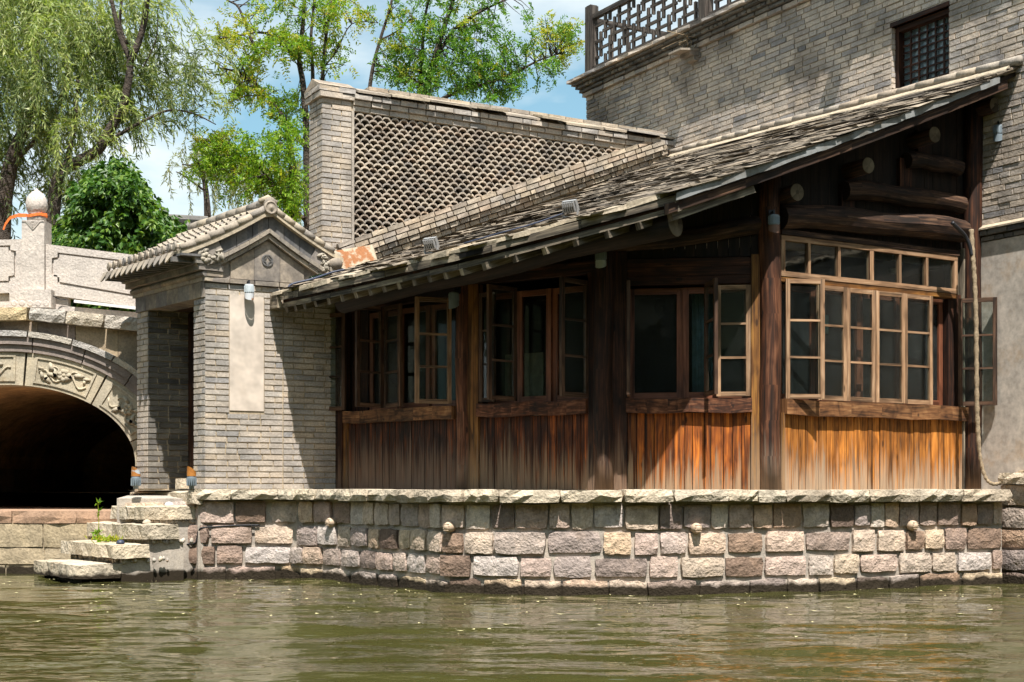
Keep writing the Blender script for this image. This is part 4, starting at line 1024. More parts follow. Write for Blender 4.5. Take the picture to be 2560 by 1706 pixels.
# ================================================================== tall brick building
TW = PL(V0-D2*3.2, D2)                                  # s: 3.2 at the verge foot
TW.n = Vector((-E2.x, -E2.y)); TW.n3 = -E3
ST0 = 3.2
def ts(px): return TW.s_of(px)
tall = thing('brick_building', TW.pt(5, 1), 'tall grey brick building with dark cornice and barred upper window', 'building')
SEND = ts(1465); ZCOR = 7.12
w0, w1 = ts(2372), ts(2228)
wz0 = TW.z_of(2300, 212); wz1 = TW.z_of(2300, 42)
sR = ts(2425)
def iv_tall(z):
    lo = 0.0
    if z < 5.28: return [(lo, sR+.12)]
    if wz0 < z < wz1: return [(lo, w0), (w1, SEND)]
    return [(lo, SEND)]
# deep wall core with the window opening left out
mb = MB()
for (a, b_, z0, z1) in ((0, w0, .9, ZCOR+.3), (w1, SEND-.01, .9, ZCOR+.3), (w0, w1, .9, wz0), (w0, w1, wz1, ZCOR+.3)):
    mb.pbox(TW, a, b_, z0, z1, -.4, -.012)
core = mb.build('mortar_core', 'mortar', tall)
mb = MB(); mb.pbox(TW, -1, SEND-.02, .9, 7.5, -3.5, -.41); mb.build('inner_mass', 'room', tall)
ZPL = 3.66
sp = brick_specs(TW.pt(0, 0), TW.u3, UP, TW.n3, ZPL+.19, ZCOR, iv_tall, Lb=.285, H=.0665, seed=61, header=.18, jit=.004)
spread('brick', tall, sp, BRICKV, 'brick_tall', 260)
# window reveal bricks
for s_, sg in ((w0, 1), (w1, -1)):
    sp = brick_specs(TW.pt(s_, 0), TW.n3, UP, D3*sg, wz0, wz1, lambda z: [(-.13, 0)], Lb=.13, seed=62, header=0, depth=.03, proud=.004)
    spread('reveal_brick', tall, sp, BRICKV, 'brick_tall', 40)
mb = MB(); mb.pbox(TW, w0-.06, w1+.10, wz0-.075, wz0-.01, -.14, .05, .003); mb.build('window_sill', 'clay', tall)
mb = MB(); mb.pbox(TW, w0-.01, w1+.01, wz1, wz1+.05, -.14, .012); mb.build('window_lintel', 'timber', tall)
o0 = -.15; fw = .06
mb = MB()
for (a, b_, z0, z1) in ((w0, w0+fw, wz0, wz1), (w1-fw, w1, wz0, wz1), (w0+fw, w1-fw, wz0, wz0+fw), (w0+fw, w1-fw, wz1-fw, wz1)): mb.pbox(TW, a, b_, z0, z1, o0, o0+.09)
win = mb.build('lattice_window', 'timber', tall)
nb_ = 6
for k in range(1, nb_):
    s_ = w0+fw+(w1-w0-2*fw)*k/nb_; mb = MB(); mb.pbox(TW, s_-.011, s_+.011, wz0+fw, wz1-fw, o0+.012, o0+.03); mb.build('vertical_bar', 'timber', win)
for k in range(1, 8):
    z_ = wz0+fw+(wz1-wz0-2*fw)*k/8; mb = MB(); mb.pbox(TW, w0+fw, w1-fw, z_-.010, z_+.010, o0+.010, o0+.028); mb.build('horizontal_bar', 'timber', win)
mb = MB(); mb.pbox(TW, w0+fw, w1-fw, wz0+fw, wz1-fw, o0-.006, o0); mb.build('pane', 'glass', win)
mb = MB(); mb.pbox(TW, w0+.01, w1-.01, wz0+.01, wz1-.01, o0-.03, o0-.012); mb.build('blind', 'blind', win)
# plastered lower part and its brick band
mb = MB(); mb.pbox(TW, 0, sR+.16, .9, ZPL, -.01, .035); mb.build('plaster', 'plaster', tall)
for (z0, z1, p) in ((ZPL+.003, ZPL+.06, .05), (ZPL+.062, ZPL+.125, .075)):
    sp = brick_specs(TW.pt(0, 0), TW.u3, UP, TW.n3, z0, z1, lambda z: [(0, sR+.15)], proud=p, depth=.12, seed=int(z0*50), H=.063); spread('band_brick', tall, sp, BRICKV, 'brick_dark', 60)
mb = MB(); P = [TW.pt(s_, z_, o) for o, zz in ((-.02, ZPL+.185), (.09, ZPL+.127)) for s_, z_ in ((0, zz), (sR+.15, zz), (sR+.15, zz+.018), (0, zz+.018))]; mb.hexa(P, (1, .1, .1)); mb.build('band_weathering', 'mud', tall)
# cornice: stepped courses
for k, (z0, z1, p, lb, mt) in enumerate(((ZCOR, ZCOR+.07, .05, .30, 'brick_tall'), (ZCOR+.071, ZCOR+.125, .085, .30, 'brick_dark'), (ZCOR+.126, ZCOR+.18, .13, .10, 'brick_dark'), (ZCOR+.181, ZCOR+.225, .18, .30, 'brick_dark'), (ZCOR+.226, ZCOR+.285, .235, .30, 'brick_tall'))):
    sp = brick_specs(TW.pt(0, 0), TW.u3, UP, TW.n3, z0, z1, lambda z: [(1.5, SEND+p*.9)], Lb=lb, proud=p, depth=.36, seed=70+k, header=0, H=z1-z0); spread('cornice_brick', tall, sp, BRICKV, mt, 60)
    sp = brick_specs(TW.pt(SEND, 0), -TW.n3, UP, D3, z0, z1, lambda z: [(-p, 1.0)], Lb=lb, proud=p*.9+.001, depth=.3, seed=80+k, header=0, H=z1-z0); spread('cornice_brick', tall, sp, BRICKV, mt, 20)
# little corbel spouts under the cornice
for px in (1735, 2160):
    s_ = ts(px); mb = MB()
    for z0, z1, p, w in ((ZCOR-.16, ZCOR-.10, .08, .20), (ZCOR-.10, ZCOR-.03, .15, .24)): mb.pbox(TW, s_-w/2, s_+w/2, z0, z1, -.1, p, .006)
    mb.build('corbel_block', 'brick_tall', tall)
    mb = MB(); mb.hexa([TW.pt(a, z, o) for o, zz in ((-.02, ZCOR-.028), (.34, ZCOR-.075)) for a, z in ((s_-.14, zz), (s_+.14, zz), (s_+.14, zz+.028), (s_-.14, zz+.028))], (.3, .03, .3)); mb.build('spout_slab', 'ridge', tall)
# ------------------------------------------------------------------ wooden balustrade on the roof terrace
BP = TW.shift(.06) if False else TW
ZB0 = ZCOR+.288
bal = thing('wooden_balustrade', TW.pt(SEND, ZB0), 'weathered wooden balustrade of interlocking lattice bars on the cornice', 'balustrade')
def bbox(name, a, b_, z0, z1, o0, o1, par=bal): mb = MB(); mb.pbox(TW, a, b_, z0, z1, o0, o1, .002); return mb.build(name, 'rail_wood', par)
posts = [ts(1492), ts(1778), ts(2110)]
hb = 1.03
for s_ in posts:
    po = bbox('post', s_-.075, s_+.075, ZB0, ZB0+hb, .02, .17)
    bbox('post_cap', s_-.06, s_+.06, ZB0+hb, ZB0+hb+.015, .035, .155, po)
rs = random.Random(12)
for pi in range(2):
    a, b_ = posts[pi+1]+.076, posts[pi]-.076; z0, z1 = ZB0+.01, ZB0+.88
    bbox('bottom_rail', a, b_, z0, z0+.07, .06, .13); bbox('top_rail', a, b_, z1-.065, z1+.005, .055, .135)
    bbox('side_stile', a, a+.04, z0+.071, z1-.066, .07, .12); bbox('side_stile', b_-.04, b_, z0+.071, z1-.066, .07, .12)
    g = .125; zz0 = z0+.07; hh = z1-.066-zz0; w = b_-a
    # pinwheel of bars, each three units long
    for m in range(-14, 30):
        for n_ in range(-14, 30):
            cx_, cy_ = (2*m-n_)*g+.02, (m+2*n_)*g*.98
            x0, x1 = max(cx_-1.5*g, .04), min(cx_+1.5*g, w-.04)
            if x1-x0 > .05 and .02 < cy_ < hh-.02: bbox('lattice_bar', a+x0, a+x1, zz0+cy_-.02, zz0+cy_+.02, .078, .112)
            cx2, cy2 = cx_+g, cy_+.5*g*1.0
            y0, y1 = max(cy2-1.5*g, 0), min(cy2+1.5*g, hh)
            if y1-y0 > .05 and .06 < cx2 < w-.06: bbox('lattice_bar', a+cx2-.02, a+cx2+.02, zz0+y0, zz0+y1, .074, .116)
bbox('return_rail', posts[0]-.03, posts[0]+.03, ZB0+.80, ZB0+.86, -3.0, .02); bbox('return_rail', posts[0]-.03, posts[0]+.03, ZB0+.02, ZB0+.08, -3.0, .02)
for k in range(9): bbox('return_bar', posts[0]-.018, posts[0]+.018, ZB0+.08, ZB0+.80, -.3-.3*k, -.26-.3*k)
# ================================================================== timber house on the terrace
house = thing('timber_house', put(PC, ZT), 'timber waterside house with plank walls, casement windows and stone slate roof', 'house')
def roofz(u, v): return 5.44-.43*u+.0074*u*u+.045*v
def rpt(u, v, dz=0): q = V0-E2*u+D2*v; return put(q, roofz(u, v)+dz)
def uv_of(p): q = Vector((p.x, p.y))-V0; return -q.dot(E2), q.dot(D2)
def rz_at(p): u, v = uv_of(p); return roofz(u, v)
UK, UL, VL, UM, VM, UQ, VQ = 4.455, 6.39, 4.87, 6.35, 4.2, 5.75, 1.6
def umax(v):
    if v <= VQ: return UK+(UQ-UK)*v/VQ
    if v <= VM: return UQ+(UM-UQ)*(v-VQ)/(VM-VQ)
    if v <= VL: return UM+(UL-UM)*(v-VM)/(VL-VM)
    if v < 5.06: return UL+.02
    return 5.50
BAYS = [(PA, PB), (PB, PC), (PC, PE), (PE, PF)]
BP_ = [PL(p, q-p) for p, q in BAYS]; BL = [(q-p).length for p, q in BAYS]
b1, b2, b3, b4 = BP_
# roof deck
mb = MB(); vsx = [0, .55, 1.1, VQ, 2.4, 3.0, 3.6, VM, 4.6, VL, 5.055, 5.065, 5.6, 6.06]; nu = 14
for i in range(len(vsx)-1):
    va, vb = vsx[i], vsx[i+1]
    for k in range(nu):
        P = []
        for dz in (-.075, -.03):
            for v, f in ((va, k), (vb, k), (vb, k+1), (va, k+1)): P.append(rpt(umax(v)*f/nu, v, dz))
        mb.hexa(P, (vb-va, .3, .05))
roof = mb.build('roof', 'soffit', house)
# stone slates, laid in rows along the slope
rs = random.Random(17)
def slate_var(seed):
    r_ = random.Random(seed); mb = MB(); n = 4
    for z in (0, 1):
        for y in (-.5, .5):
            for i in range(n+1):
                x = i/n-.5
                mb.V.append(Vector((x+r_.uniform(-.05, .05), y+(r_.uniform(-.07, .07) if y < 0 else 0), (z-.5)*r_.uniform(.6, 1.1))))
    def q(z, y, i): return z*2*(n+1)+y*(n+1)+i
    for i in range(n):
        mb.face([q(1, 0, i), q(1, 0, i+1), q(1, 1, i+1), q(1, 1, i)]); mb.face([q(0, 1, i), q(0, 1, i+1), q(0, 0, i+1), q(0, 0, i)]); mb.face([q(0, 0, i), q(0, 0, i+1), q(1, 0, i+1), q(1, 0, i)])
    mb.face([q(0, 0, 0), q(1, 0, 0), q(1, 1, 0), q(0, 1, 0)]); mb.face([q(0, 0, n), q(0, 1, n), q(1, 1, n), q(1, 0, n)]); return mb
SLATEV = [slate_var(900+i) for i in range(14)]
sp = []; u = 6.46
row = 0
while u > .05:
    v = -.06+rs.uniform(0, .03)
    while v < 6.0:
        l = rs.choice([.3, .45, .6, .8, 1.0, 1.3])*rs.uniform(.85, 1.1)
        vm = v+l/2; uu = u+rs.uniform(-.022, .022)
        if vm < 6.0 and uu < umax(max(0, vm-l*.25))+.12 and uu < umax(min(vm+l*.3, 6.0))+.12:
            th = rs.uniform(.012, .022)
            a = (rpt(uu, vm+.05)-rpt(uu, vm-.05)).normalized(); dn = (rpt(uu+.05, vm)-rpt(uu-.05, vm)).normalized(); nn = a.cross(dn)
            if nn.z < 0: nn = -nn
            tilt = rs.uniform(.05, .10); d2 = (dn+nn*tilt).normalized(); n2 = a.cross(d2)
            if n2.z < 0: n2 = -n2
            a2 = (a+nn*rs.uniform(-.025, .025)).normalized()
            c = rpt(uu-.14, vm, .010+rs.uniform(-.004, .016))
            # piece frame: x along a, local -y (front, ragged) down slope, z normal
            sp.append((c, a2, n2, d2, l-.012, th, .36))
        v += l
    u -= rs.uniform(.075, .10); row += 1
spread('slate', roof, sp, SLATEV, 'slate', 300)
# mortar bed visible near the eave on the left, and along the parapet
mb = MB()
for i in range(20):
    v0_, v1_ = .1+i*.245, .1+(i+1)*.245; P = []
    for dz in (-.028, .012):
        for v, f in ((v0_, -.75), (v1_, -.75), (v1_, .02), (v0_, .02)): P.append(rpt(umax(v)+f+(.03*math.sin(i*2.1) if f > 0 else 0), v, dz+.02*rs.random()))
    mb.hexa(P, (1, 1, .04), .006)
mb.build('eave_mortar', 'mud', roof)
# ridge tiles against the tall wall
v = -.10
while v < 6.0:
    l = rs.uniform(.24, .34); mb = MB(); mb.tube([rpt(.045, v, .09), rpt(.045, v+l-.008, .09+rs.uniform(-.008, .008))], [.05*rs.uniform(.92, 1.06), .05*rs.uniform(.92, 1.06)], 9); mb.build('ridge_tile', 'ridge', roof, True); v += l
mb = MB()
for i in range(14):
    v = i*.43; P = [rpt(uu, vv_, dz) for uu, dz in ((.16, .0), (.0, .07)) for vv_, dz2 in ((v, 0),) for _ in (0,)]
    mb.hexa([rpt(.17, v, -.02), rpt(.17, v+.43, -.02), rpt(.0, v+.43, -.02), rpt(.0, v, -.02), rpt(.15, v, .05), rpt(.15, v+.43, .05), rpt(.0, v+.43, .10), rpt(.0, v, .10)], (1, 1, .1), .008)
mb.build('ridge_mortar', 'mud', roof)
# verge: grey flashing and barge board
mb = MB(); n = 40; jg = [-.062-.014*rs.random() for _ in range(n+1)]
for i in range(n):
    ua, ub = .28+(UK+.02-.28)*i/n, .28+(UK+.02-.28)*(i+1)/n
    P = []
    for off, in ((-.035,), (-.02,)):
        for uu, dz in ((ua, jg[i]), (ub, jg[i+1]), (ub, .0), (ua, .0)): P.append(rpt(uu, off, dz))
    mb.hexa(P, (.2, .1, .02))
mb.build('verge_flashing', 'flash', roof)
mb = MB()
for i in range(10):
    ua, ub = .12+(UK+.08-.12)*i/10, .12+(UK+.08-.12)*(i+1)/10
    P = [rpt(uu, off, dz) for off in (.0, .07) for uu, dz in ((ua, -.17), (ub, -.17), (ub, -.078), (ua, -.078))]
    mb.hexa(P, (ub-ua, .1, .05))
mb.build('barge_board', 'beam', roof)
# eave boards and rafter ends
K3, L3 = rpt(UK, 0), rpt(UL, VL)
def eave(f, du=0, dz=0): v = VL*f; return rpt(umax(v)+du, v, dz)
for lo, hi, du, mt in ((-.09, -.02, .02, 'grey_wood'), (-.125, -.092, -.03, 'timber'), (-.18, -.127, -.02, 'grey_wood')):
    f = 0
    while f < 1:
        f1 = min(f+rs.uniform(.22, .4), 1); mb = MB(); k = 4
        for j in range(k):
            a0, a1 = f+(f1-.003-f)*j/k, f+(f1-.003-f)*(j+1)/k
            P = [eave(ff_, du-.05+o, dz) for o in (0, .045) for ff_, dz in ((a0, lo), (a1, lo), (a1, hi), (a0, hi))]
            mb.hexa(P, (.5, hi-lo, .04), .003)
        mb.build('eave_board', mt, roof); f = f1
for k in range(21):
    f = .015+.97*k/20; a_ = eave(f, -.05, -.215); b__ = eave(f, -1.0, -.215)
    if b__.y > 0: mb = MB(); mb.beam(a_, b__, .075, .07, jit=.003); mb.build('rafter', 'grey_wood', roof)
# end edge of roof beside the gatehouse
mb = MB(); mb.beam(rpt(UL+.015, VL-.02, -.09), rpt(UL+.02, 5.07, -.09), .05, .16); mb.build('end_board', 'grey_wood', roof)
# purlin logs with sawn ends towards the viewer
def log(p, q, r, name='purlin', mat='timber', end=True):
    mb = MB(); n = 7; pts = [Vector(p).lerp(Vector(q), i/n)+Vector((0, 0, .012*math.sin(i*1.7+r*90))) for i in range(n+1)]
    mb.tube(pts, [r*(1+.05*math.sin(i*2.3+r*50)) for i in range(n+1)], 14, True); o = mb.build(name, mat, house, True)
    if end:
        dirv = (Vector(p)-Vector(q)).normalized(); m2 = MB(); rr = r*1.0*(1+.05*math.sin(r*50))
        m2.lathe(pts[0]+dirv*.001, [(rr*.99, 0), (rr*.97, .006), (rr*.6, .007), (rr*.25, .008)], 16, dirv); m2.build('sawn_end', 'logend', o)
    return o
VP = PL(V0+D2*.24, E2)
for px, py, rpx in ((1992, 484, 23), (2170, 417, 21), (2336, 340, 21), (2487, 266, 20)):
    p = VP.at(px, py); r = rpx/F*p.y; log(p, p+D3*5.2, r)
p = PX(1688, 556, 13.05); dirk = (L3-K3); dirk.z = 0; dirk.normalize()
log(p, p+dirk*4.3-Vector((0, 0, .38)), .125, mat='soffit')
# posts
def post(p2, z0, z1, r, mat='timber', sway=.01):
    mb = MB(); n = 9; pts = [put(p2, z0+(z1-z0)*i/n)+Vector((sway*math.sin(i*1.1+p2.x), 0, 0)) for i in range(n+1)]
    mb.tube(pts, [r*(1+.035*math.sin(i*1.9+p2.x*3)) for i in range(n+1)], 14); return mb.build('post', mat, house, True)
post(PB, ZT-.02, rz_at(PB)-.1, .085, 'timber_red'); post(PC, ZT-.02, rz_at(PC)-.1, .10, 'timber'); post(PE, ZT-.02, rz_at(PE)-.15, .105, 'timber_red'); post(PF+E2*.02-D2*.02, ZT-.02, 5.2, .10, 'timber')
mb = MB(); mb.pbox(b1, -.02, .10, ZT-.01, 3.2, -.08, .04); mb.build('square_post', 'timber', house)
# walls bay by bay --------------------------------------------------------
ZS0, ZS1, ZW0, ZWT = 1.745, 1.885, 1.895, 3.06
def planks(pl, s0, s1, n, mat, z1=ZS0, z0=ZT-.01, off=.0):
    edges = [s0+(s1-s0)*i/n for i in range(n+1)]
    for i in range(1, n): edges[i] += rs.uniform(-.16, .16)*(s1-s0)/n
    for i in range(n):
        mb = MB(); o = off+rs.uniform(-.004, .004); mb.pbox(pl, edges[i]+.0035, edges[i+1]-.0035, z0, z1, -.03, o+.004); mb.build('plank', mat, house)
    mb = MB(); mb.pbox(pl, s0, s1, z0, z1, -.06, -.034); mb.build('backing_board', 'door_dark', house)
def sillb(pl, s0, s1, mat='sillbeam', o=.07, z0=ZS0, z1=ZS1):
    mb = MB(); n = 6
    for i in range(n):
        a0, a1 = s0+(s1-s0)*i/n, s0+(s1-s0)*(i+1)/n
        P = [pl.pt(a, z+.008*math.sin(a*9), o_) for o_ in (-.06, o) for a, z in ((a0, z0), (a1, z0), (a1, z1), (a0, z1))]
        mb.hexa(P, (a1-a0+.5, .1, .1))
    return mb.build('sill_beam', mat, house)
def board(pl, s0, s1, z0, z1, o0, o1, mat, name='board', jit=.001): mb = MB(); mb.pbox(pl, s0, s1, z0, z1, o0, o1, jit); return mb.build(name, mat, house)
def sash(pl, sh, dirn, w, ang, z0=ZW0+.01, z1=ZWT-.02, off=.02, mat='sash', rows=3, fwd=.045, name='casement', glass='glass', th=.034, mh=.022):
    """casement hinged at sh, leaf running dirn when shut, swung outwards by ang degrees"""
    a = R(ang); r = pl.u3*(dirn*math.cos(a))+pl.n3*math.sin(a); m = Vector((r.y, -r.x, 0)); h = pl.pt(sh, 0, off)
    mb = MB()
    def bar(x0, x1, za, zb, t=th): mb.box(h+r*((x0+x1)/2)+Vector((0, 0, (za+zb)/2)), r, UP, m, x1-x0, zb-za, t, .001)
    bar(0, fwd, z0, z1); bar(w-fwd, w, z0, z1); bar(fwd, w-fwd, z0, z0+fwd, th-.003); bar(fwd, w-fwd, z1-fwd, z1, th-.003)
    hh = (z1-z0-2*fwd)/rows
    for k in range(1, rows): zc_ = z0+fwd+hh*k; bar(fwd, w-fwd, zc_-mh/2, zc_+mh/2, th-.008)
    o = mb.build(name, mat, house)
    if glass:
        for k in range(rows):
            mb = MB(); za = z0+fwd+hh*k+(mh/2 if k else 0); zb = z0+fwd+hh*(k+1)-(mh/2 if k < rows-1 else 0)
            mb.box(h+r*(w/2)+Vector((0, 0, (za+zb)/2)), r, UP, m, w-2*fwd-.001, zb-za-.001, .004); mb.build('pane', glass, o)
    return o
def inner_window(pl, s0, s1, z0=ZW0-.0, z1=ZWT-.04, splits=(.5,), glasses=('glass', 'glass'), off=-.16):
    fw_ = .06; cuts = [s0]+[s0+(s1-s0)*f for f in splits]+[s1]
    for i in range(len(cuts)-1):
        a, b_ = cuts[i], cuts[i+1]; oo = off+.03*(i % 2); mb = MB()
        for x0, x1, za, zb in ((a, a+fw_, z0, z1), (b_-fw_, b_, z0, z1), (a+fw_, b_-fw_, z0, z0+fw_), (a+fw_, b_-fw_, z1-fw_, z1)): mb.pbox(pl, x0, x1, za, zb, oo, oo+.045)
        w = mb.build('inner_window', 'red_frame', house); mb = MB(); mb.pbox(pl, a+fw_, b_-fw_, z0+fw_, z1-fw_, oo+.015, oo+.021); mb.build('pane', glasses[i], w)
def upper_boards(pl, s0, s1, zb, n, mat='timber', off=-.03, gap=.10):
    for i in range(n):
        a0, a1 = s0+(s1-s0)*i/n+.002, s0+(s1-s0)*(i+1)/n-.002
        za, zc_ = rz_at(pl.pt(a0, 0))-gap, rz_at(pl.pt(a1, 0))-gap
        if za <= zb+.02 or zc_ <= zb+.02: continue
        P = [pl.pt(a, z, o) for o in (off-.03, off+rs.uniform(0, .006)) for a, z in ((a0, zb), (a1, zb), (a1, zc_), (a0, za))]
        mb = MB(); mb.hexa(P, (a1-a0, za-zb, .03)); mb.build('upper_board', mat, house)
S = lambda pl, px: pl.s_of(px)
# bay 1
s0, s1 = S(b1, 872), S(b1, 1139)
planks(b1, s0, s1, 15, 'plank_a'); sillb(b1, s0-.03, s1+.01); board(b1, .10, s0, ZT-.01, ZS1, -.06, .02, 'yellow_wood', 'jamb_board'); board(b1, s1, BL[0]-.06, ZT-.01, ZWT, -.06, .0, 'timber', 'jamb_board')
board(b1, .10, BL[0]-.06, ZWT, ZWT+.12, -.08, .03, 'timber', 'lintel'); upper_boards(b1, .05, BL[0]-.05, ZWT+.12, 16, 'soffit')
inner_window(b1, S(b1, 905), S(b1, 1130), splits=(.36, .7), glasses=('mesh_dark', 'glass', 'mesh_dark'))
board(b1, .10, S(b1, 903), ZS1, ZWT, -.16, -.10, 'timber', 'jamb_board')
sash(b1, S(b1, 872), 1, .40, 168, mat='sash_dark', off=.05)
sash(b1, S(b1, 968), 1, .40, 14, mat='sash_dark', off=.03); sash(b1, S(b1, 962), -1, .40, 92, mat='sash_dark', off=.03, glass='glass')
sash(b1, S(b1, 1133), -1, .40, 62, mat='sash', off=.03)
# bay 2
s0, s1 = S(b2, 1200), S(b2, 1473)
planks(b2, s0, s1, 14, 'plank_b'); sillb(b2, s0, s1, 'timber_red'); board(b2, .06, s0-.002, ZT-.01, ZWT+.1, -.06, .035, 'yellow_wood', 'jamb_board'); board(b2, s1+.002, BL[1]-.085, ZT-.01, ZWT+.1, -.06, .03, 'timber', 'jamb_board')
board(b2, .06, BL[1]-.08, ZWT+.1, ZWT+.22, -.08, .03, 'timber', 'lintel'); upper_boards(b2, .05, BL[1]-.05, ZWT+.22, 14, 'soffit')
inner_window(b2, S(b2, 1205), S(b2, 1470), z1=ZWT, splits=(.30, .62), glasses=('glass', 'glass', 'mesh_dark'))
sash(b2, S(b2, 1202), 1, .21, 4, mat='sash_dark', z1=ZWT, off=.02); sash(b2, S(b2, 1293), -1, .40, 78, mat='sash_dark', z1=ZWT+.02, off=.02); sash(b2, S(b2, 1472), -1, .40, 80, z1=ZWT+.02, mat='sash_dark', off=.02)
# bay 3
s0, s1 = S(b3, 1568), S(b3, 1877)
planks(b3, s0, s1, 13, 'plank_c'); sillb(b3, s0-.01, s1+.01, 'timber_red'); board(b3, .08, s0-.002, ZT-.01, 3.35, -.06, .03, 'timber', 'jamb_board')
board(b3, s1+.002, BL[2]-.10, ZT-.01, 3.30, -.06, .035, 'yellow_wood', 'jamb_board')
for k in range(3): board(b3, s0, s1, ZWT-.04+.087*k, ZWT-.04+.087*(k+1)-.004, -.06, .01+.003*k, 'timber', 'lintel_board')
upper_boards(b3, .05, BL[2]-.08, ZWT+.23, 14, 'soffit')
inner_window(b3, S(b3, 1570), S(b3, 1876), z1=ZWT-.06, splits=(.45,), glasses=('mesh_dark', 'glass'))
sash(b3, S(b3, 1572), 1, .40, 88, mat='sash_dark', z1=ZWT-.05); sash(b3, S(b3, 1876), -1, .335, 1, z1=ZWT-.06, mat='sash'); sash(b3, S(b3, 1764), 1, .40, 76, z1=ZWT-.04, mat='sash_dark')
# bay 4
s0, s1 = S(b4, 1958), S(b4, 2405)
planks(b4, s0, s1, 27, 'plank_d', z1=ZS0-.01); sillb(b4, s0-.01, s1+.02, z0=1.725, z1=1.875)
board(b4, S(b4, 1948), s0-.003, ZT-.01, ZS0, -.06, .03, 'yellow_wood', 'jamb_board'); board(b4, s1+.002, BL[3]-.10, ZT-.01, 3.6, -.06, .02, 'grey_wood', 'jamb_board')
# transom light of six panes
zt0, zt1 = 3.095, 3.50; mb = MB(); ta, tb = S(b4, 1948), S(b4, 2388); fw_ = .055
mb.pbox(b4, ta, tb, zt0, zt0+.05, -.02, .035); mb.pbox(b4, ta, tb, zt1-.05, zt1, -.02, .035)
cuts = [S(b4, p) for p in (1948, 2018, 2093, 2174, 2245, 2312, 2388)]
for i, c in enumerate(cuts):
    w_ = .05 if i in (0, 6) else (.055 if i == 3 else .034); c0_ = c if i == 0 else (c-w_ if i == 6 else c-w_/2); mb.pbox(b4, c0_, c0_+w_, zt0+.05, zt1-.05, -.018, .033)
tr_ = mb.build('transom_window', 'sash', house)
for i in range(6):
    mb = MB(); mb.pbox(b4, cuts[i]+.02, cuts[i+1]-.02, zt0+.045, zt1-.045, .002, .006); mb.build('pane', 'glass', tr_)
board(b4, ta, tb+.02, zt1+.003, zt1+.06, -.05, .045, 'beam', 'head_board', .003)
board(b4, ta, tb, ZWT-.015, zt0-.003, -.04, .03, 'yellow_wood', 'transom_rail', .002)
for px in (2038, 2110, 2182, 2253):
    sa = S(b4, px); sb = S(b4, px+70); sash(b4, sa, 1, sb-sa-.004, rs.uniform(.5, 2.5), z1=ZWT-.02, z0=1.885, mat='sash', off=.03)
sash(b4, S(b4, 1958), 1, .40, 24, z1=ZWT+.01, z0=1.885, mat='sash', off=.03)
sash(b4, S(b4, 2388), -1, .40, 128, z1=ZWT-.02, z0=1.885, mat='sash_dark', off=.04)
inner_window(b4, S(b4, 1962), S(b4, 2372), z0=1.885, z1=ZWT-.02, splits=(.22, .48, .74), glasses=('mesh_dark', 'glass', 'glass', 'mesh_dark'))
board(b4, S(b4, 2374), BL[3]-.1, 1.88, zt0, -.16, -.02, 'timber', 'jamb_board')
# gable: boards, three tie beams and struts
upper_boards(b4, .08, BL[3]-.03, zt1+.06, 22, 'soffit', off=-.05)
def logbeam(pl, pa, pb, off, wob, name='tie_beam', half=.10):
    mb = MB(); n = 10; A = pl.at(*pa, off); B = pl.at(*pb, off); L_ = (B-A).length; o = len(mb.V); seg = 10
    P = []
    for i in range(n+1):
        f = i/n; c = A.lerp(B, f); c.z += wob*math.sin(f*math.pi)+.012*math.sin(f*9)
        P.append(c)
    mb.tube(P, [half*(1+.06*math.sin(i*1.3+pa[0])) for i in range(n+1)], seg, True, .03)
    for v in mb.V:                                    # flatten the log's top and bottom a little
        pass
    return mb.build(name, 'beam', house)
logbeam(b4, (1945, 545), (2402, 582), .03, .03, half=.125); logbeam(b4, (2105, 478), (2398, 516), .02, .03, half=.10); logbeam(b4, (2262, 403), (2394, 425), .02, .03, half=.085)
for px, za, zb in ((2120, 3.86, 4.0), (2265, 4.2, 4.42), (2310, 4.5, 4.75)):
    s_ = S(b4, px); board(b4, s_-.09, s_+.09, za-.05, zb+.05, -.05, .0, 'timber', 'strut')
logbeam(b3, (1505, 620), (1930, 560), -.02, .0, half=.09, name='wall_plate')
# room behind the windows
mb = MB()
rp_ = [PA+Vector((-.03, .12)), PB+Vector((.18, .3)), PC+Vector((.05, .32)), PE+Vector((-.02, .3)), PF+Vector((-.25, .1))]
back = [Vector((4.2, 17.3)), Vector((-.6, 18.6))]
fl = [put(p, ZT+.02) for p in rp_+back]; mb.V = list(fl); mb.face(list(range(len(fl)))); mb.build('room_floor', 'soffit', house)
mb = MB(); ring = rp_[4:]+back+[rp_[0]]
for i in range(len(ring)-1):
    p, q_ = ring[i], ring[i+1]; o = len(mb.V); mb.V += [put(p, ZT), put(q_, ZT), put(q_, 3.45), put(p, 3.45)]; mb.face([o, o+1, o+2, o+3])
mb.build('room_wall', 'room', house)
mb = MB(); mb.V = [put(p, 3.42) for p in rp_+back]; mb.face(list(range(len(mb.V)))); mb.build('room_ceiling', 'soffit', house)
# a few things seen through the glass
mb = MB(); rr_ = random.Random(2)
o_ = b2.at(1310, 940, -.75); mb.tube([put(o_, ZT+.03), put(o_, 1.75)], .02, 6)
mb.lathe(put(o_, ZT+.02), [(.10, 0), (.14, .22), (.15, .26)], 12); pot = mb.build('potted_plant', 'clay'); tag(pot, 'potted leafy plant standing inside behind the second window bay', 'plant')
lm = MB()
for k in range(60):
    a = rr_.uniform(0, 6.28); el = rr_.uniform(-.2, 1.0); dv = Vector((math.cos(a)*math.cos(el), math.sin(a)*math.cos(el), math.sin(el))); st = put(o_, rr_.uniform(1.6, 2.1)); sd2 = dv.cross(UP)*.02; i0 = len(lm.V)
    lm.V += [st, st+dv*.15+sd2, st+dv*.32-Vector((0, 0, .06)), st+dv*.15-sd2]; lm.face([i0, i0+1, i0+2, i0+3])
link('foliage', lm.mesh('foliage'), 'leaf_deep', pot)
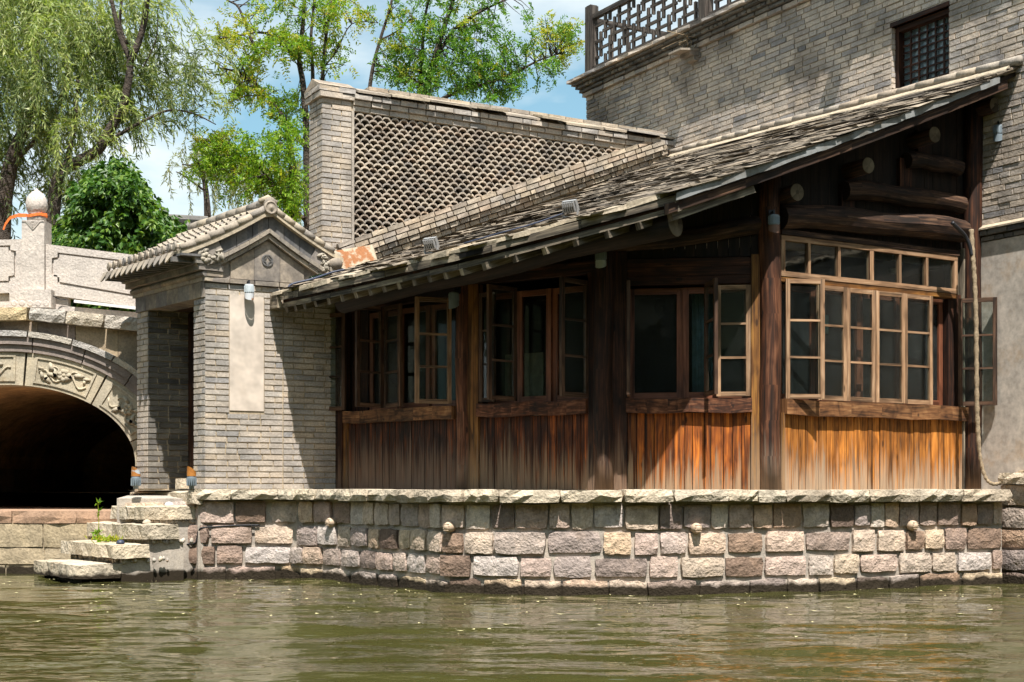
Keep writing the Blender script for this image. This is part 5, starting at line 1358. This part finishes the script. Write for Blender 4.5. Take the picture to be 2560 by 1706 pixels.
mb = MB(); q0 = b2.pt(S(b2, 1245), 0, -.5); mb.box(put(q0, 2.0), b2.u3, UP, b2.n3, .5, .9, .03); tag(mb.build('folding_screen', 'room_pale'), 'pale wooden panel leaning indoors behind the second window bay', 'screen')
mb = MB(); q0 = b4.at(2135, 800, -.45); mb.box(q0, b4.u3, UP, b4.n3, .15, .2, .012); tag(mb.build('sign_card', 'mint'), 'small mint green card hanging inside the second closed casement', 'card')
mb = MB(); n = 9
for i in range(n): mb.tube([b3.pt(S(b3, 1735)+.03*i, 1.93, -.42+.018*(i % 2)), b3.pt(S(b3, 1735)+.03*i, 2.98, -.42+.018*(i % 2))], .02, 6)
tag(mb.build('curtain', 'curtain', None, True), 'pale blue curtain gathered inside behind the third window bay', 'curtain')
mb = MB(); pc_ = b4.at(2338, 652, -.6); mb.lathe(pc_, [(.01, .09), (.05, .07), (.065, .0), (.045, -.05), (.01, -.065)], 14); mb.tube([pc_+UP*.08, pc_+UP*.4], .006, 5)
tag(mb.build('pendant_bulb', 'white', None, True), 'small white globe bulb hanging inside the transom window', 'lamp')
# ================================================================== lamps, cables and small things
def wall_lamp(p, nrm, label, r=.052, visor='rustcap', body='lamp_grey', down=True, group='drum shaped wall lamps'):
    t = thing('wall_lamp', p, label, 'lamp', group); n3 = Vector(nrm).normalized(); x = n3.cross(UP).normalized(); c = Vector(p)+n3*(r+.03)
    mb = MB(); mb.lathe(c, [(r*.55, .075), (r*.95, .07), (r, .06), (r, -.02), (r*.97, -.03)], 16); hs = mb.build('housing', body, t, True)
    mb = MB()
    for k in range(14):
        a = 2*math.pi*k/14; mb.box(c+Vector((math.cos(a)*r, math.sin(a)*r, .02)), (math.cos(a), math.sin(a), 0), UP, (-math.sin(a), math.cos(a), 0), .01, .07, .008)
    mb.build('cooling_fin', body, hs)
    # slanted visor below
    mb = MB(); seg = 16; o = 0
    for zf in (0, 1):
        for k in range(seg):
            a = 2*math.pi*k/seg; d_ = n3*math.cos(a)+x*math.sin(a); z = -.03 if zf == 0 else -.055-.055*(.5+.5*math.cos(a))
            mb.V.append(c+d_*r*1.03+UP*z)
    for k in range(seg): mb.face([k, (k+1) % seg, seg+(k+1) % seg, seg+k])
    mb.build('visor', visor, t, True)
    mb = MB(); mb.tube([Vector(p)+UP*.10, Vector(p)+n3*(r+.03)+UP*.115, c+UP*.07], .012, 6); mb.box(Vector(p)+UP*.10+n3*.005, x, UP, n3, .05, .07, .012); mb.build('bracket', 'black', t); return t
wall_lamp(GF.pt(GF.s_of(617), GF.z_of(617, 730), .0), GF.n3, 'pale wall lamp with rusty visor above the white plaster panel')
wall_lamp(put(PB, 3.0)+b2.n3*.09, b2.n3+b1.n3, 'wall lamp on the post between the two leftmost window bays', visor='lamp_blue', body='lamp_blue')
wall_lamp(put(PC, 3.27)+b3.n3*.10, b2.n3+b3.n3, 'wall lamp high on the post between second and third window bays', visor='lamp_grey', body='lamp_blue')
wall_lamp(put(PE, 3.58)+b3.n3*.11, b3.n3+b4.n3, 'wall lamp with brownish visor at the top of the thick corner post', visor='brown_visor', body='lamp_blue')
wall_lamp(PX(2500, 335, 15.35), Vector((-.5, -.86, 0)), 'wall lamp tucked under the roof beside the topmost log end', visor='lamp_blue', body='lamp_blue')
def spot(p, label, visor, yaw):
    t = thing('ground_spotlight', p, label, 'spotlight', 'spotlights beside the gatehouse door'); c = Vector(p); r = .05; f = Vector((math.sin(yaw), -math.cos(yaw), 0)); x = f.cross(UP)
    mb = MB(); mb.lathe(c, [(.03, 0), (.03, .03), (r, .035), (r, .13), (r*.96, .14)], 16); hs = mb.build('housing', 'lamp_blue', t, True)
    mb = MB()
    for k in range(14):
        a = 2*math.pi*k/14; mb.box(c+Vector((math.cos(a)*r, math.sin(a)*r, .08)), (math.cos(a), math.sin(a), 0), UP, (-math.sin(a), math.cos(a), 0), .012, .085, .008)
    mb.build('cooling_fin', 'lamp_blue', hs)
    mb = MB(); seg = 16
    for zf in (0, 1):
        for k in range(seg):
            a = 2*math.pi*k/seg; d_ = f*math.cos(a)+x*math.sin(a); z = .14 if zf == 0 else .165+.085*(.5+.5*math.cos(a)); mb.V.append(c+d_*r*(1.04 if zf == 0 else .98)+UP*z)
    for k in range(seg): mb.face([k, (k+1) % seg, seg+(k+1) % seg, seg+k])
    mb.build('visor', visor, t, True)
spot(put(XY(340, 15.85), ZT+.004), 'ground spotlight with half rusted visor left of the door', 'rustcap_h', -2.0); spot(put(XY(479, 15.65), ZT+.004), 'ground spotlight with orange rusted visor right of the door', 'rustcap_b', -2.0)
def flood(p, f, label, tilt=.5):
    t = thing('floodlight', p, label, 'floodlight', 'floodlights on the slate roof'); f = Vector(f).normalized(); x = f.cross(UP).normalized(); up = (UP*math.cos(tilt)-f*math.sin(tilt)).normalized(); n = x.cross(up)*-1
    if n.dot(f) < 0: n = -n
    c = Vector(p)+UP*.10
    mb = MB(); mb.box(c, x, up, n, .15, .11, .04); mb.build('housing', 'flood', t)
    mb = MB()
    for k in range(6): mb.box(c-n*.035+x*(-.06+.024*k), x, up, n, .010, .095, .035)
    mb.build('heat_sink', 'flood', t)
    mb = MB(); mb.box(c+n*.023, x, up, n, .12, .08, .01); mb.build('lens', 'floodglass', t)
    mb = MB(); mb.beam(c-x*.08, Vector(p)-x*.08, .03, .008, x); mb.beam(c+x*.08, Vector(p)+x*.08, .03, .008, x); mb.beam(Vector(p)-x*.08, Vector(p)+x*.08, .03, .008); mb.build('bracket', 'flood', t)
def roof_hit(px, f):
    # point on the roof seen at that column, f metres uphill from the eave
    best = None
    for i in range(400):
        v = VL*i/400; p = rpt(umax(v)-f, v); x, y = project(p)
        if best is None or abs(x-px) < best[0]: best = (abs(x-px), p)
    return best[1]
flood(roof_hit(1078, .28)+UP*.03, (.55, .8, 0), 'grey floodlight on the eave nearer the rusted metal sheet'); flood(roof_hit(1428, .42)+UP*.03, (.55, .8, 0), 'grey floodlight on the eave nearer the roof corner')
for px, py, lab in ((833, 1306, 'round cream lamp in the stone wall below the gatehouse corner'), (1126, 1318, 'round cream lamp in the stone wall below the second window bay'), (1738, 1321, 'round cream lamp in the stone wall below the third window bay'), (2276, 1314, 'round cream lamp in the stone wall at the right')):
    t_ = WC.t_of(px); p, u, n = WC.frame(t_); n3 = Vector((n.x, n.y, 0)); c = put(p, ZC+(HY-py)/F*p.y)+n3*.02
    ro = thing('wall_ball_lamp', c, lab, 'lamp', 'round lamps on the stone wall'); r = .052
    mb = MB(); mb.lathe(c, [(r*.9, -.05), (r, 0), (r*.98, .02), (r*.85, .045), (r*.55, .065), (r*.15, .074)], 16, n3); mb.build('dome', 'cream_lamp', ro, True)
    mb = MB()
    for k in range(4): z = -.03+.02*k; w = math.sqrt(max(.0001, (r*.9)**2-z*z)); mb.box(c+UP*z+n3*.05, Vector((u.x, u.y, 0)), UP, n3, w*1.5, .006, .035)
    mb.build('louvre', 'cream_lamp', ro)
def dome_lamp(p, r, mat, label):
    mb = MB(); mb.lathe(p, [(r, 0), (r, .012), (r*.8, .03), (r*.45, .042), (.005, .046)], 16); tag(mb.build('step_light', mat, None, True), label, 'step light')
c, ll, wl, z0, z1 = STEP[1]; dome_lamp(put(c+E2*.32+GL*.10, z1+.0), .05, 'white', 'white domed light on the second step down')
c, ll, wl, z0, z1 = STEP[3]; dome_lamp(put(c+E2*.10+GL*.08, z1+.0), .045, 'bluecable', 'dark blue domed light on the fourth step down')
c, ll, wl, z0, z1 = STEP[2]; dome_lamp(put(c+E2*.15+GL*.2, z1), .05, 'coping', 'pale stone coloured dome light on the third step down')
# rope wrapped pipe at the right corner
mb = MB(); pts = [PX(2428, 575, 15.05), PX(2432, 640, 15.0), PX(2436, 700, 14.98), PX(2440, 800, 14.96), PX(2441, 900, 14.95), PX(2442, 1000, 14.95), PX(2445, 1080, 14.95), PX(2450, 1140, 14.95), PX(2462, 1190, 14.93), PX(2478, 1209, 14.9), PX(2500, 1208, 14.9), PX(2530, 1192, 14.8), PX(2555, 1180, 14.75), PX(2600, 1178, 14.6)]
def smooth_path(pts, k=6):
    out = []
    for i in range(len(pts)-1):
        p0, p1, p2, p3 = pts[max(i-1, 0)], pts[i], pts[i+1], pts[min(i+2, len(pts)-1)]
        for j in range(k):
            t = j/k; out.append(.5*((2*p1)+(p2-p0)*t+(2*p0-5*p1+4*p2-p3)*t*t+(3*p1-p0-3*p2+p3)*t**3))
    return out+[pts[-1]]
sp_ = smooth_path(pts, 9); mb.tube(sp_, [.019+.004*math.sin(i*1.9)+(.006 if i < 60 else 0) for i in range(len(sp_))], 8, True, .05)
pipe = tag(mb.build('wrapped_pipe', 'rope', None, True), 'rope wrapped pipe running down the corner post and along the wall', 'pipe')
mb = MB(); p2 = smooth_path([PX(2380, 557, 14.85), PX(2395, 572, 14.9), PX(2412, 590, 14.98), PX(2424, 615, 15.0), PX(2430, 640, 15.0)], 5); mb.tube(p2, .022, 7); mb.build('black_sleeve', 'black', pipe, True)
# cables
def cable(name, pts, r, mat, label): mb = MB(); mb.tube(smooth_path(pts, 5), r, 6); tag(mb.build(name, mat, None, True), label, 'cable')
tt = lambda px, py, off=.03: (lambda p, n: put(p, ZC+(HY-py)/F*p.y)+Vector((n.x, n.y, 0))*off)(WC.frame(WC.t_of(px))[0], WC.frame(WC.t_of(px))[2])
cable('cable', [tt(650, 1313), tt(590, 1314), tt(530, 1318), tt(502, 1322), tt(495, 1345), tt(490, 1358), tt(465, 1362), tt(447, 1370), tt(444, 1385)], .009, 'black', 'black cable draped over the stones right of the steps')
cable('cable', [tt(330, 1392), tt(380, 1397), tt(410, 1407), tt(435, 1408)], .006, 'black', 'thin wire at the foot of the steps near the water')
cable('cable', [GF.pt(GF.s_of(696), 3.06, .28), GF.pt(GF.s_of(700), 3.16, .30), rpt(UL-.1, VL-.05, .05), rpt(UL-.35, VL-.1, .05), rpt(UL-.62, VL-.05, .06), rpt(UL-.75, VL-.1, .05)], .012, 'bluecable', 'dark blue cable lying over the lower left end of the roof')
cable('cable', [roof_hit(1160, .2)+UP*.05, roof_hit(1250, .25)+UP*.06, roof_hit(1330, .3)+UP*.06, roof_hit(1410, .42)+UP*.08], .008, 'bluecable', 'thin blue cable along the eave between the floodlights')
pzz = lambda a, b_, y=-.10: Vector((px_(a), YP+y, pz_(b_)))
cable('cable', [pzz(133, 775, -.2), pzz(133, 735, -.22), pzz(140, 742, -.2), pzz(156, 751, -.11), pzz(175, 752, -.1)], .006, 'black', 'thin black wire hanging by the bridge post base')
# rusted metal sheet and green bottle on the roof end
sh0, sh1 = GF.s_of(838), GF.s_of(938)
LPp = PL(GF.O+D2*.55, E2)
A_, B_, C_, D_ = LPp.at(834, 628), LPp.at(930, 612), LPp.at(947, 664), LPp.at(844, 692)
mb = MB(); mb.prism([A_, B_, C_-Vector((0, .12, 0)), D_-Vector((0, .12, 0))], (.01, .025, .0)); tag(mb.build('metal_sheet', 'rustplate'), 'rusted metal sheet leaning against the foot of the lattice pillar', 'sheet')
bp = rpt(UL-.46, VL-.0, .045); mb = MB(); ax = (E3*.9+UP*.3).normalized(); mb.lathe(bp, [(.03, -.10), (.034, -.09), (.034, .04), (.03, .06), (.014, .09), (.014, .13), (.016, .135)], 12, ax); tag(mb.build('bottle', 'greenbottle', None, True), 'green glass bottle lying on the lower end of the roof', 'bottle')
# weed on the steps
def leaf_cloud(name, C, Dn, ln, wd, mat, parent, curl=.25, nrm_up=.0, seed=0, kind=None):
    """rhombic leaves at C pointing along Dn"""
    r_ = np.random.RandomState(seed); C = np.asarray(C, float); Dn = np.asarray(Dn, float); n = len(C)
    Dn /= np.linalg.norm(Dn, axis=1, keepdims=True)+1e-9
    rd = r_.normal(size=(n, 3)); rd[:, 2] += nrm_up; sd_ = np.cross(Dn, rd); sd_ /= np.linalg.norm(sd_, axis=1, keepdims=True)+1e-9
    nr = np.cross(sd_, Dn); l = (ln*r_.uniform(.7, 1.3, n))[:, None]; w = (wd*r_.uniform(.75, 1.25, n))[:, None]
    v = np.empty((n, 4, 3)); v[:, 0] = C; v[:, 1] = C+Dn*l*.45+sd_*w*.5+nr*l*.05; v[:, 2] = C+Dn*l-nr*l*curl; v[:, 3] = C+Dn*l*.45-sd_*w*.5+nr*l*.05
    me = bpy.data.meshes.new(name); me.from_pydata(v.reshape(-1, 3).tolist(), [], np.arange(n*4).reshape(n, 4).tolist())
    return link(name, me, mat, parent, None, kind)
c, ll, wl, z0, z1 = STEP[3]; wp = c+GL*.75+E2*.12
w = thing('weed', put(wp, z1), 'spindly green weed growing from the fourth step', 'plant')
mb = MB(); mb.tube([put(wp, z1), put(wp, z1+.2)+Vector((.01, 0, 0)), put(wp, z1+.44)], [.006, .005, .003], 5); mb.build('stem', 'leaf_yellow', w)
r_ = np.random.RandomState(4); cc = np.array(put(wp, z1))+np.c_[r_.normal(0, .02, 60), r_.normal(0, .02, 60), np.concatenate([r_.uniform(0, .12, 45), r_.uniform(.3, .45, 15)])]
leaf_cloud('leaves', cc, r_.normal(size=(60, 3))+np.array([0, 0, .6]), .06, .025, 'leaf_locust', w)
w2 = thing('weed', put(c+GL*.5+E2*.14, z1), 'low tuft of yellowish weed among the pebbles of the steps', 'plant')
cc = np.array(put(c+GL*.5+E2*.13, z1+.01))+np.c_[r_.normal(0, .09, 120), r_.normal(0, .05, 120), r_.uniform(0, .03, 120)]
leaf_cloud('leaves', cc, r_.normal(size=(120, 3))*.7+np.array([0, 0, 1]), .055, .016, 'leaf_yellow', w2)
# dry grass on the spout ledge
dl = thing('dry_grass', TW.pt(ts(1735), ZCOR, .2), 'wisp of dry grass growing from the cornice spout', 'plant'); mb = MB(); rr2 = random.Random(8)
for k in range(9):
    b0 = TW.pt(ts(1735)+rr2.uniform(-.1, .1), ZCOR-.03, .1); mb.tube([b0, b0+Vector((rr2.uniform(-.15, .1), rr2.uniform(-.1, .1), rr2.uniform(.08, .18))), b0+Vector((rr2.uniform(-.4, .15), rr2.uniform(-.15, .1), rr2.uniform(.05, .25)))], .005, 4)
mb.build('stems', 'rope', dl)
# floating leaf litter
r_ = np.random.RandomState(6); n = 420; yy = 8.5+7.0*r_.beta(2.2, .9, n); xx = (r_.uniform(-.38, .38, n)+.05*np.sin(yy*5))*yy
lv = np.c_[xx, yy, np.full(n, .012)]; a = r_.uniform(0, 6.28, n); sz = .005+.022*r_.rand(n)**2.5
v = np.empty((n, 4, 3)); 
for k in range(4):
    v[:, k, 0] = xx+np.cos(a+k*1.57)*sz*(1.6 if k % 2 else .8); v[:, k, 1] = yy+np.sin(a+k*1.57)*sz*(1.6 if k % 2 else .8); v[:, k, 2] = .012+.004*(k % 2)
me = bpy.data.meshes.new('leaf_litter'); me.from_pydata(v.reshape(-1, 3).tolist(), [], np.arange(n*4).reshape(n, 4).tolist())
o = link('leaf_litter', me, None, None, None, 'stuff'); me.materials.append(plain('fallen_petal', (.55, .50, .28), .7, .2, 0, .4)); tag(o, 'pale fallen leaves and petals floating on the green water', 'leaves')

# ================================================================== trees
def limb(mb, pts, r0, r1, D, dj=0.0, seg=7, rr=None):
    P = []; k = len(pts)
    for i, q in enumerate(pts):
        P.append(PX(q[0], q[1], D+(q[2] if len(q) > 2 else 0)))
    S_ = smooth_path(P, 4); n = len(S_); mb.tube(S_, [r0+(r1-r0)*i/(n-1) for i in range(n)], seg, True, .06); return S_
def twigs(mb, skel, centers, n, seed, r=.008):
    """thin twigs from the closest limb to every clump, returning their sample points"""
    rr = random.Random(seed); out = []
    K = np.array([tuple(p) for p in skel])
    for c in centers:
        d = np.linalg.norm(K-np.array(tuple(c)), axis=1); j = int(np.argmin(d+np.random.RandomState(rr.randrange(9999)).uniform(0, .25, len(d)))); p0 = Vector(K[j]); c = Vector(c)
        mid = p0.lerp(c, .5)+Vector((rr.uniform(-.1, .1), rr.uniform(-.1, .1), rr.uniform(-.02, .14)))*min(1, (c-p0).length)
        mb.tube([p0, mid, c], [r*1.5, r, r*.5], 4, False); out.append((p0, mid, c))
    return out
def pinnate_tree(name, base, limbs, clumps, D, label, bark='bark_dark', seed=0, per=34, mats=('leaf_locust', 'leaf_yellow'), leaf=(.066, .030), depth=.7):
    t = thing(name, base, label, 'tree', 'trees behind the buildings'); mb = MB(); skel = []
    for (pts, r0, r1) in limbs: skel += limb(mb, pts, r0, r1, D)
    rs_ = np.random.RandomState(seed); C = [[], []]; DD = [[], []]; cents = []; cm = []
    sc = D/F
    for (px, py, rx, ry, n, yel) in clumps:
        for k in range(n):
            q = rs_.normal(size=3)*.55; q[1] *= 1.0
            c = PX(px+q[0]*rx, py+q[2]*ry, D+q[1]*depth*1.2); cents.append(c); cm.append(1 if rs_.rand() < yel else 0)
    tw_ = twigs(mb, skel, cents, 0, seed)
    tr = mb.build('trunk', bark, t, True)
    for (p0, mid, c), m in zip(tw_, cm):
        # several compound leaves round the twig end
        for j in range(rs_.randint(3, 7)):
            st = np.array(mid.lerp(c, rs_.uniform(.35, 1.1)))+rs_.normal(size=3)*.05
            ax = rs_.normal(size=3)*.8+np.array([0, 0, -.12]); ax /= np.linalg.norm(ax); ln = rs_.uniform(.16, .30); sd_ = np.cross(ax, rs_.normal(size=3)); sd_ /= np.linalg.norm(sd_)
            for i in range(6):
                f = (i+.6)/6
                for s_ in (-1, 1):
                    C[m].append(st+ax*ln*f+np.array([0, 0, -.05*f*f])); DD[m].append(sd_*s_+ax*.45+rs_.normal(size=3)*.18)
    for m in (0, 1):
        if C[m]: leaf_cloud('crown', C[m], DD[m], leaf[0], leaf[1], mats[m], t, seed=seed+m, nrm_up=.8)
    return t
DL_ = 25.0
pinnate_tree('locust_tree', PX(770, 900, DL_), [
    ([(775, 950), (772, 700), (768, 480), (766, 320), (758, 210), (748, 150), (757, 70), (765, -60)], .085, .03),
    ([(768, 375), (735, 330), (695, 275), (640, 210), (590, 180), (545, 170)], .045, .012), ([(757, 160), (715, 120), (690, 92), (640, 82), (595, 90), (540, 98)], .03, .01),
    ([(642, 130), (620, 80), (597, 20), (570, 2), (540, -20)], .028, .012), ([(770, 560), (735, 520), (690, 470), (640, 452), (590, 430), (520, 418), (455, 412)], .04, .01),
    ([(783, 330), (782, 180), (778, 90), (790, -40)], .04, .02), ([(800, 300), (808, 170), (818, 70), (838, -40)], .04, .02), ([(745, 480), (728, 360), (715, 310)], .04, .02), ([(808, 170), (840, 130), (880, 60), (945, 58)], .018, .006)],
    [(590, 62, 40, 45, 9, .85), (600, 110, 55, 30, 9, .8), (560, 85, 25, 30, 4, .9), (625, 165, 60, 40, 16, .65), (640, 215, 55, 40, 14, .5), (575, 190, 45, 50, 9, .8), (700, 60, 45, 55, 14, .45), (690, 120, 50, 40, 10, .4), (735, 90, 40, 50, 12, .25), (770, 130, 40, 50, 14, .2), (800, 60, 45, 60, 14, .5), (835, 120, 45, 45, 12, .3), (850, 40, 45, 40, 9, .6), (915, 40, 30, 20, 6, .5), (695, 235, 55, 45, 14, .2), (720, 290, 50, 40, 14, .12), (600, 250, 45, 35, 8, .6),
     (800, 10, 60, 40, 12, .4), (700, 5, 60, 30, 10, .5)],
    DL_, 'locust tree with yellowish young leaves rising left of the brick pillar', seed=3)
DL1 = 24.2
pinnate_tree('locust_tree', PX(700, 900, DL1), [([(745, 950), (742, 700), (735, 560), (715, 500), (680, 455), (640, 440), (560, 420), (500, 425)], .06, .01), ([(735, 570), (728, 450), (722, 350)], .045, .02), ([(680, 455), (600, 400), (540, 360)], .025, .01)],
    [(520, 350, 55, 35, 13, .45), (560, 400, 65, 40, 26, .12), (630, 380, 65, 50, 30, .06), (620, 440, 70, 40, 26, .06), (690, 420, 55, 60, 26, .04), (720, 340, 45, 55, 20, .06), (735, 470, 40, 60, 20, .03), (680, 490, 55, 30, 16, .03), (520, 430, 45, 25, 12, .1), (725, 540, 40, 40, 14, .05)],
    DL1, 'bushy bright green tree behind the gatehouse roof', seed=13)
DL2 = 29.0
pinnate_tree('locust_tree', PX(1030, 900, DL2), [
    ([(1030, 950), (1035, 500), (1045, 300), (1075, 190), (1100, 100), (1120, 40), (1150, -50)], .10, .035), ([(1045, 260), (1055, 150), (1060, 60), (1080, -40)], .05, .02), ([(1068, 210), (1100, 130), (1140, 70), (1220, 20), (1290, -10)], .045, .015),
    ([(1040, 300), (1120, 240), (1220, 208), (1300, 175), (1350, 150), (1400, 135)], .045, .012), ([(915, 300), (930, 180), (952, 95), (975, 20), (985, -30)], .045, .02), ([(955, 98), (990, 80), (1030, 45)], .022, .008)],
    [(985, 185, 55, 45, 26, .15), (1040, 175, 55, 55, 26, .05), (1000, 130, 45, 40, 14, .4), (1100, 180, 60, 50, 28, .02), (1160, 225, 60, 40, 26, .02), (1090, 70, 55, 40, 18, .2), (1190, 90, 50, 60, 20, .1), (1215, 160, 55, 50, 28, .03), (1250, 230, 50, 35, 18, .02), (1260, 100, 40, 50, 14, .1), (1330, 120, 50, 40, 12, .3), (1340, 60, 40, 40, 9, .6), (1400, 70, 40, 45, 12, .6), (1430, 110, 35, 45, 12, .45), (1400, 155, 40, 40, 10, .25), (1290, 190, 40, 25, 10, .15), (1100, 10, 70, 40, 18, .3), (1210, 20, 60, 40, 14, .3), (1010, 40, 40, 40, 10, .55), (1160, 130, 50, 40, 18, .15)],
    DL2, 'leafy tree spreading above the lattice wall ridge', seed=23, mats=('leaf_deep', 'leaf_yellow'), leaf=(.074, .033))
# willows
def willow(name, base, limbs, strands, D, label, seed, mats=('leaf_will', 'leaf_will_dark'), depth=1.4, lf=(.125, .021), sway=.10):
    t = thing(name, base, label, 'tree', 'trees behind the buildings'); mb = MB(); rs_ = np.random.RandomState(seed)
    for pts, r0, r1 in limbs: limb(mb, pts, r0, r1, D, seg=9)
    C = [[], []]; DD = [[], []]; st_ = MB()
    for (x0, x1, y0, y1, n, lmin, lmax, dark, drift) in strands:
        nc = max(3, n//9); cl = [(rs_.uniform(x0, x1), rs_.uniform(y0, y1), rs_.uniform(-.35, 1.7)*depth, rs_.rand()) for _ in range(nc)]
        for k in range(n):
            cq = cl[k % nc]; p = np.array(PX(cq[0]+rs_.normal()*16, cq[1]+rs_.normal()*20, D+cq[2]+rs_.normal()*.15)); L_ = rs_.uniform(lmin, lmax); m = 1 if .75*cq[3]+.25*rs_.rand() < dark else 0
            out = np.array([drift+rs_.normal()*.9, rs_.normal()*.6, .5+.5*rs_.rand()]); vel = out.copy(); steps_ = int(L_/.04); P_ = [p.copy()]
            for i in range(steps_):
                f = i/max(1, steps_); vel = vel*.93+np.array([sway*.3+rs_.normal()*.05, rs_.normal()*.05, -.14]); q = vel/np.linalg.norm(vel); p = p+q*.04; P_.append(p.copy())
                for s_ in range(2):
                    C[m].append(p+rs_.normal(size=3)*.006); DD[m].append(q*.8+rs_.normal(size=3)*.55+np.array([0, 0, -.25]))
            st_.tube([Vector(P_[0]), Vector(P_[len(P_)//2]), Vector(P_[-1])], .003, 3, False)
    mb.build('trunk', 'bark_dark', t, True); st_.build('hanging_twigs', 'leaf_far', t)
    for m in (0, 1):
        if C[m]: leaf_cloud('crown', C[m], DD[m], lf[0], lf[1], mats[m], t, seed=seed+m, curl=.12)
    return t
DW = 22.5
willow('willow_tree', PX(140, 900, DW), [
    ([(128, 980), (130, 700), (132, 560), (140, 470), (160, 425), (205, 400), (245, 375), (272, 330), (305, 270), (322, 200), (326, 150)], .125, .055), ([(326, 155), (345, 110), (362, 50), (372, -40)], .06, .04), ([(326, 150), (300, 90), (283, 20), (265, -60)], .045, .03), ([(318, 110), (300, 60), (310, -40)], .03, .02), ([(268, 358), (310, 330), (365, 300), (420, 277), (480, 283), (540, 312)], .035, .008), ([(160, 430), (185, 330), (195, 200)], .05, .02), ([(355, 175), (390, 100), (395, 20)], .012, .006)],
    [(90, 330, -160, 150, 170, .9, 2.0, .15, .05), (60, 300, 100, 330, 130, .7, 1.5, .6, .05), (330, 400, -60, 110, 40, .5, 1.1, .3, .15), (380, 530, 105, 250, 66, .35, .75, .65, .35), (340, 460, 220, 330, 36, .3, .7, .7, .2), (110, 230, 400, 540, 70, .4, .9, .9, .05), (250, 330, 150, 300, 60, .5, 1.0, .75, .05), (420, 540, 180, 260, 28, .3, .6, .4, .4)],
    DW, 'willow with a crooked leaning trunk behind the bridge parapet', 41)
DW2 = 23.5
willow('willow_tree', PX(10, 900, DW2), [([(0, 980), (2, 600), (12, 480), (25, 420), (45, 360), (80, 270), (95, 150), (90, 0)], .17, .06), ([(40, 400), (60, 380), (130, 300), (170, 180)], .05, .02)],
    [(-120, 130, -180, 130, 220, 1.0, 2.2, .08, .05), (-120, 110, 100, 340, 150, .8, 1.6, .55, .05), (-100, 100, 320, 500, 110, .5, 1.0, .9, .0)], DW2, 'willow with streaming pale green branches at the left edge', 51)
DW3 = 33.0
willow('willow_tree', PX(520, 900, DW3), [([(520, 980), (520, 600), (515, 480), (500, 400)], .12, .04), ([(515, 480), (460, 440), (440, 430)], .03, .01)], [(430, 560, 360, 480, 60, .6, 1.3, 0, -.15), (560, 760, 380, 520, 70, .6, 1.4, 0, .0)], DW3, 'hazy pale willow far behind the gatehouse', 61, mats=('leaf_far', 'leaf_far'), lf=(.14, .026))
# ivy clad garden building behind the bridge
DI = 20.8
iv = thing('ivy', PX(290, 900, DI), 'dense ivy mound climbing over a tiled roof behind the bridge', 'ivy'); rs_ = np.random.RandomState(71)
prof = [(130, 590), (165, 560), (180, 520), (195, 470), (225, 440), (250, 418), (285, 405), (330, 420), (345, 450), (370, 480), (395, 525), (420, 555), (470, 575)]
C = []; DD = []
while len(C) < 9000:
    x = rs_.uniform(120, 480); top = np.interp(x, [p[0] for p in prof], [p[1] for p in prof]); y = top+(850-top)*rs_.rand()**1.3
    fx = (x-300)/180; bulge = math.sqrt(max(0, 1-fx*fx*.9))*min(1, (y-top)/50+.12)
    nz = noise.noise(Vector((x*.022, y*.022, 3.1)))+.6*noise.noise(Vector((x*.06, y*.06, 9.1))); p = PX(x+rs_.normal()*9, y-nz*14+rs_.normal()*8, DI-(1.1+.55*nz)*bulge+rs_.normal()*.08); C.append(np.array(p)); nrm = np.array([fx*.8, -.8, -.4+rs_.normal()*.3]); DD.append(np.array([rs_.normal()*.6+fx*.4, -.35+rs_.normal()*.3, -.7+rs_.normal()*.35]))
C = np.array(C); C5 = np.repeat(C, 3, 0)+rs_.normal(size=(len(C)*3, 3))*.012; D5 = np.repeat(np.array(DD), 3, 0); D5[0::3, 0] += .8; D5[2::3, 0] -= .8
leaf_cloud('leaves', C5, D5, .10, .062, 'leaf_ivy', iv, curl=.18, seed=72, nrm_up=1.2)
mb = MB()
for i in range(12):
    x0 = 150+i*26; x1 = x0+26; ta = np.interp(x0, [p[0] for p in prof], [p[1] for p in prof])+12; tb_ = np.interp(x1, [p[0] for p in prof], [p[1] for p in prof])+12
    def q_(x, y, dd): return PX(x, y, DI-dd)
    f0 = .75*math.sqrt(max(0, 1-((x0-300)/180)**2*.9)); f1 = .75*math.sqrt(max(0, 1-((x1-300)/180)**2*.9))
    mb.hexa([q_(x0, 770, -1), q_(x1, 770, -1), q_(x1, tb_+60, -1), q_(x0, ta+60, -1), q_(x0, 770, f0), q_(x1, 770, f1), q_(x1, tb_+30, f1*.6), q_(x0, ta+30, f0*.6)], (1, 1, 1))
mb.build('woody_core', 'leaf_deep', iv)
DI2 = 21.6
hb_ = thing('garden_house', PX(200, 900, DI2), 'dark tiled roof of a low house mostly hidden behind the ivy', 'house')
mb = MB(); A1, B1 = PX(120, 625, DI2), PX(230, 545, DI2+.6); C1 = PX(520, 560, DI2+.8); D1 = PX(520, 650, DI2)
mb.prism([A1, D1, C1, B1], (0, .05, -.08)); mb.build('roof', 'farroof', hb_)
mb = MB()
for k in range(7): f = k/6; mb.tube([A1.lerp(D1, f)+UP*.03, B1.lerp(C1, f)+UP*.03], .045, 6)
mb.build('tile_rows', 'farroof', hb_, False, 'stuff'); mb = MB(); mb.tube([B1+UP*.04, C1+UP*.04], .08, 8); mb.build('ridge', 'farroof', hb_)
mb = MB(); mb.box((A1+D1)/2+Vector((0, .5, -.6)), (1, 0, 0), UP, (0, 1, 0), (D1-A1).length-.3, 1.1, .3); mb.build('wall', 'brick_dark', hb_)
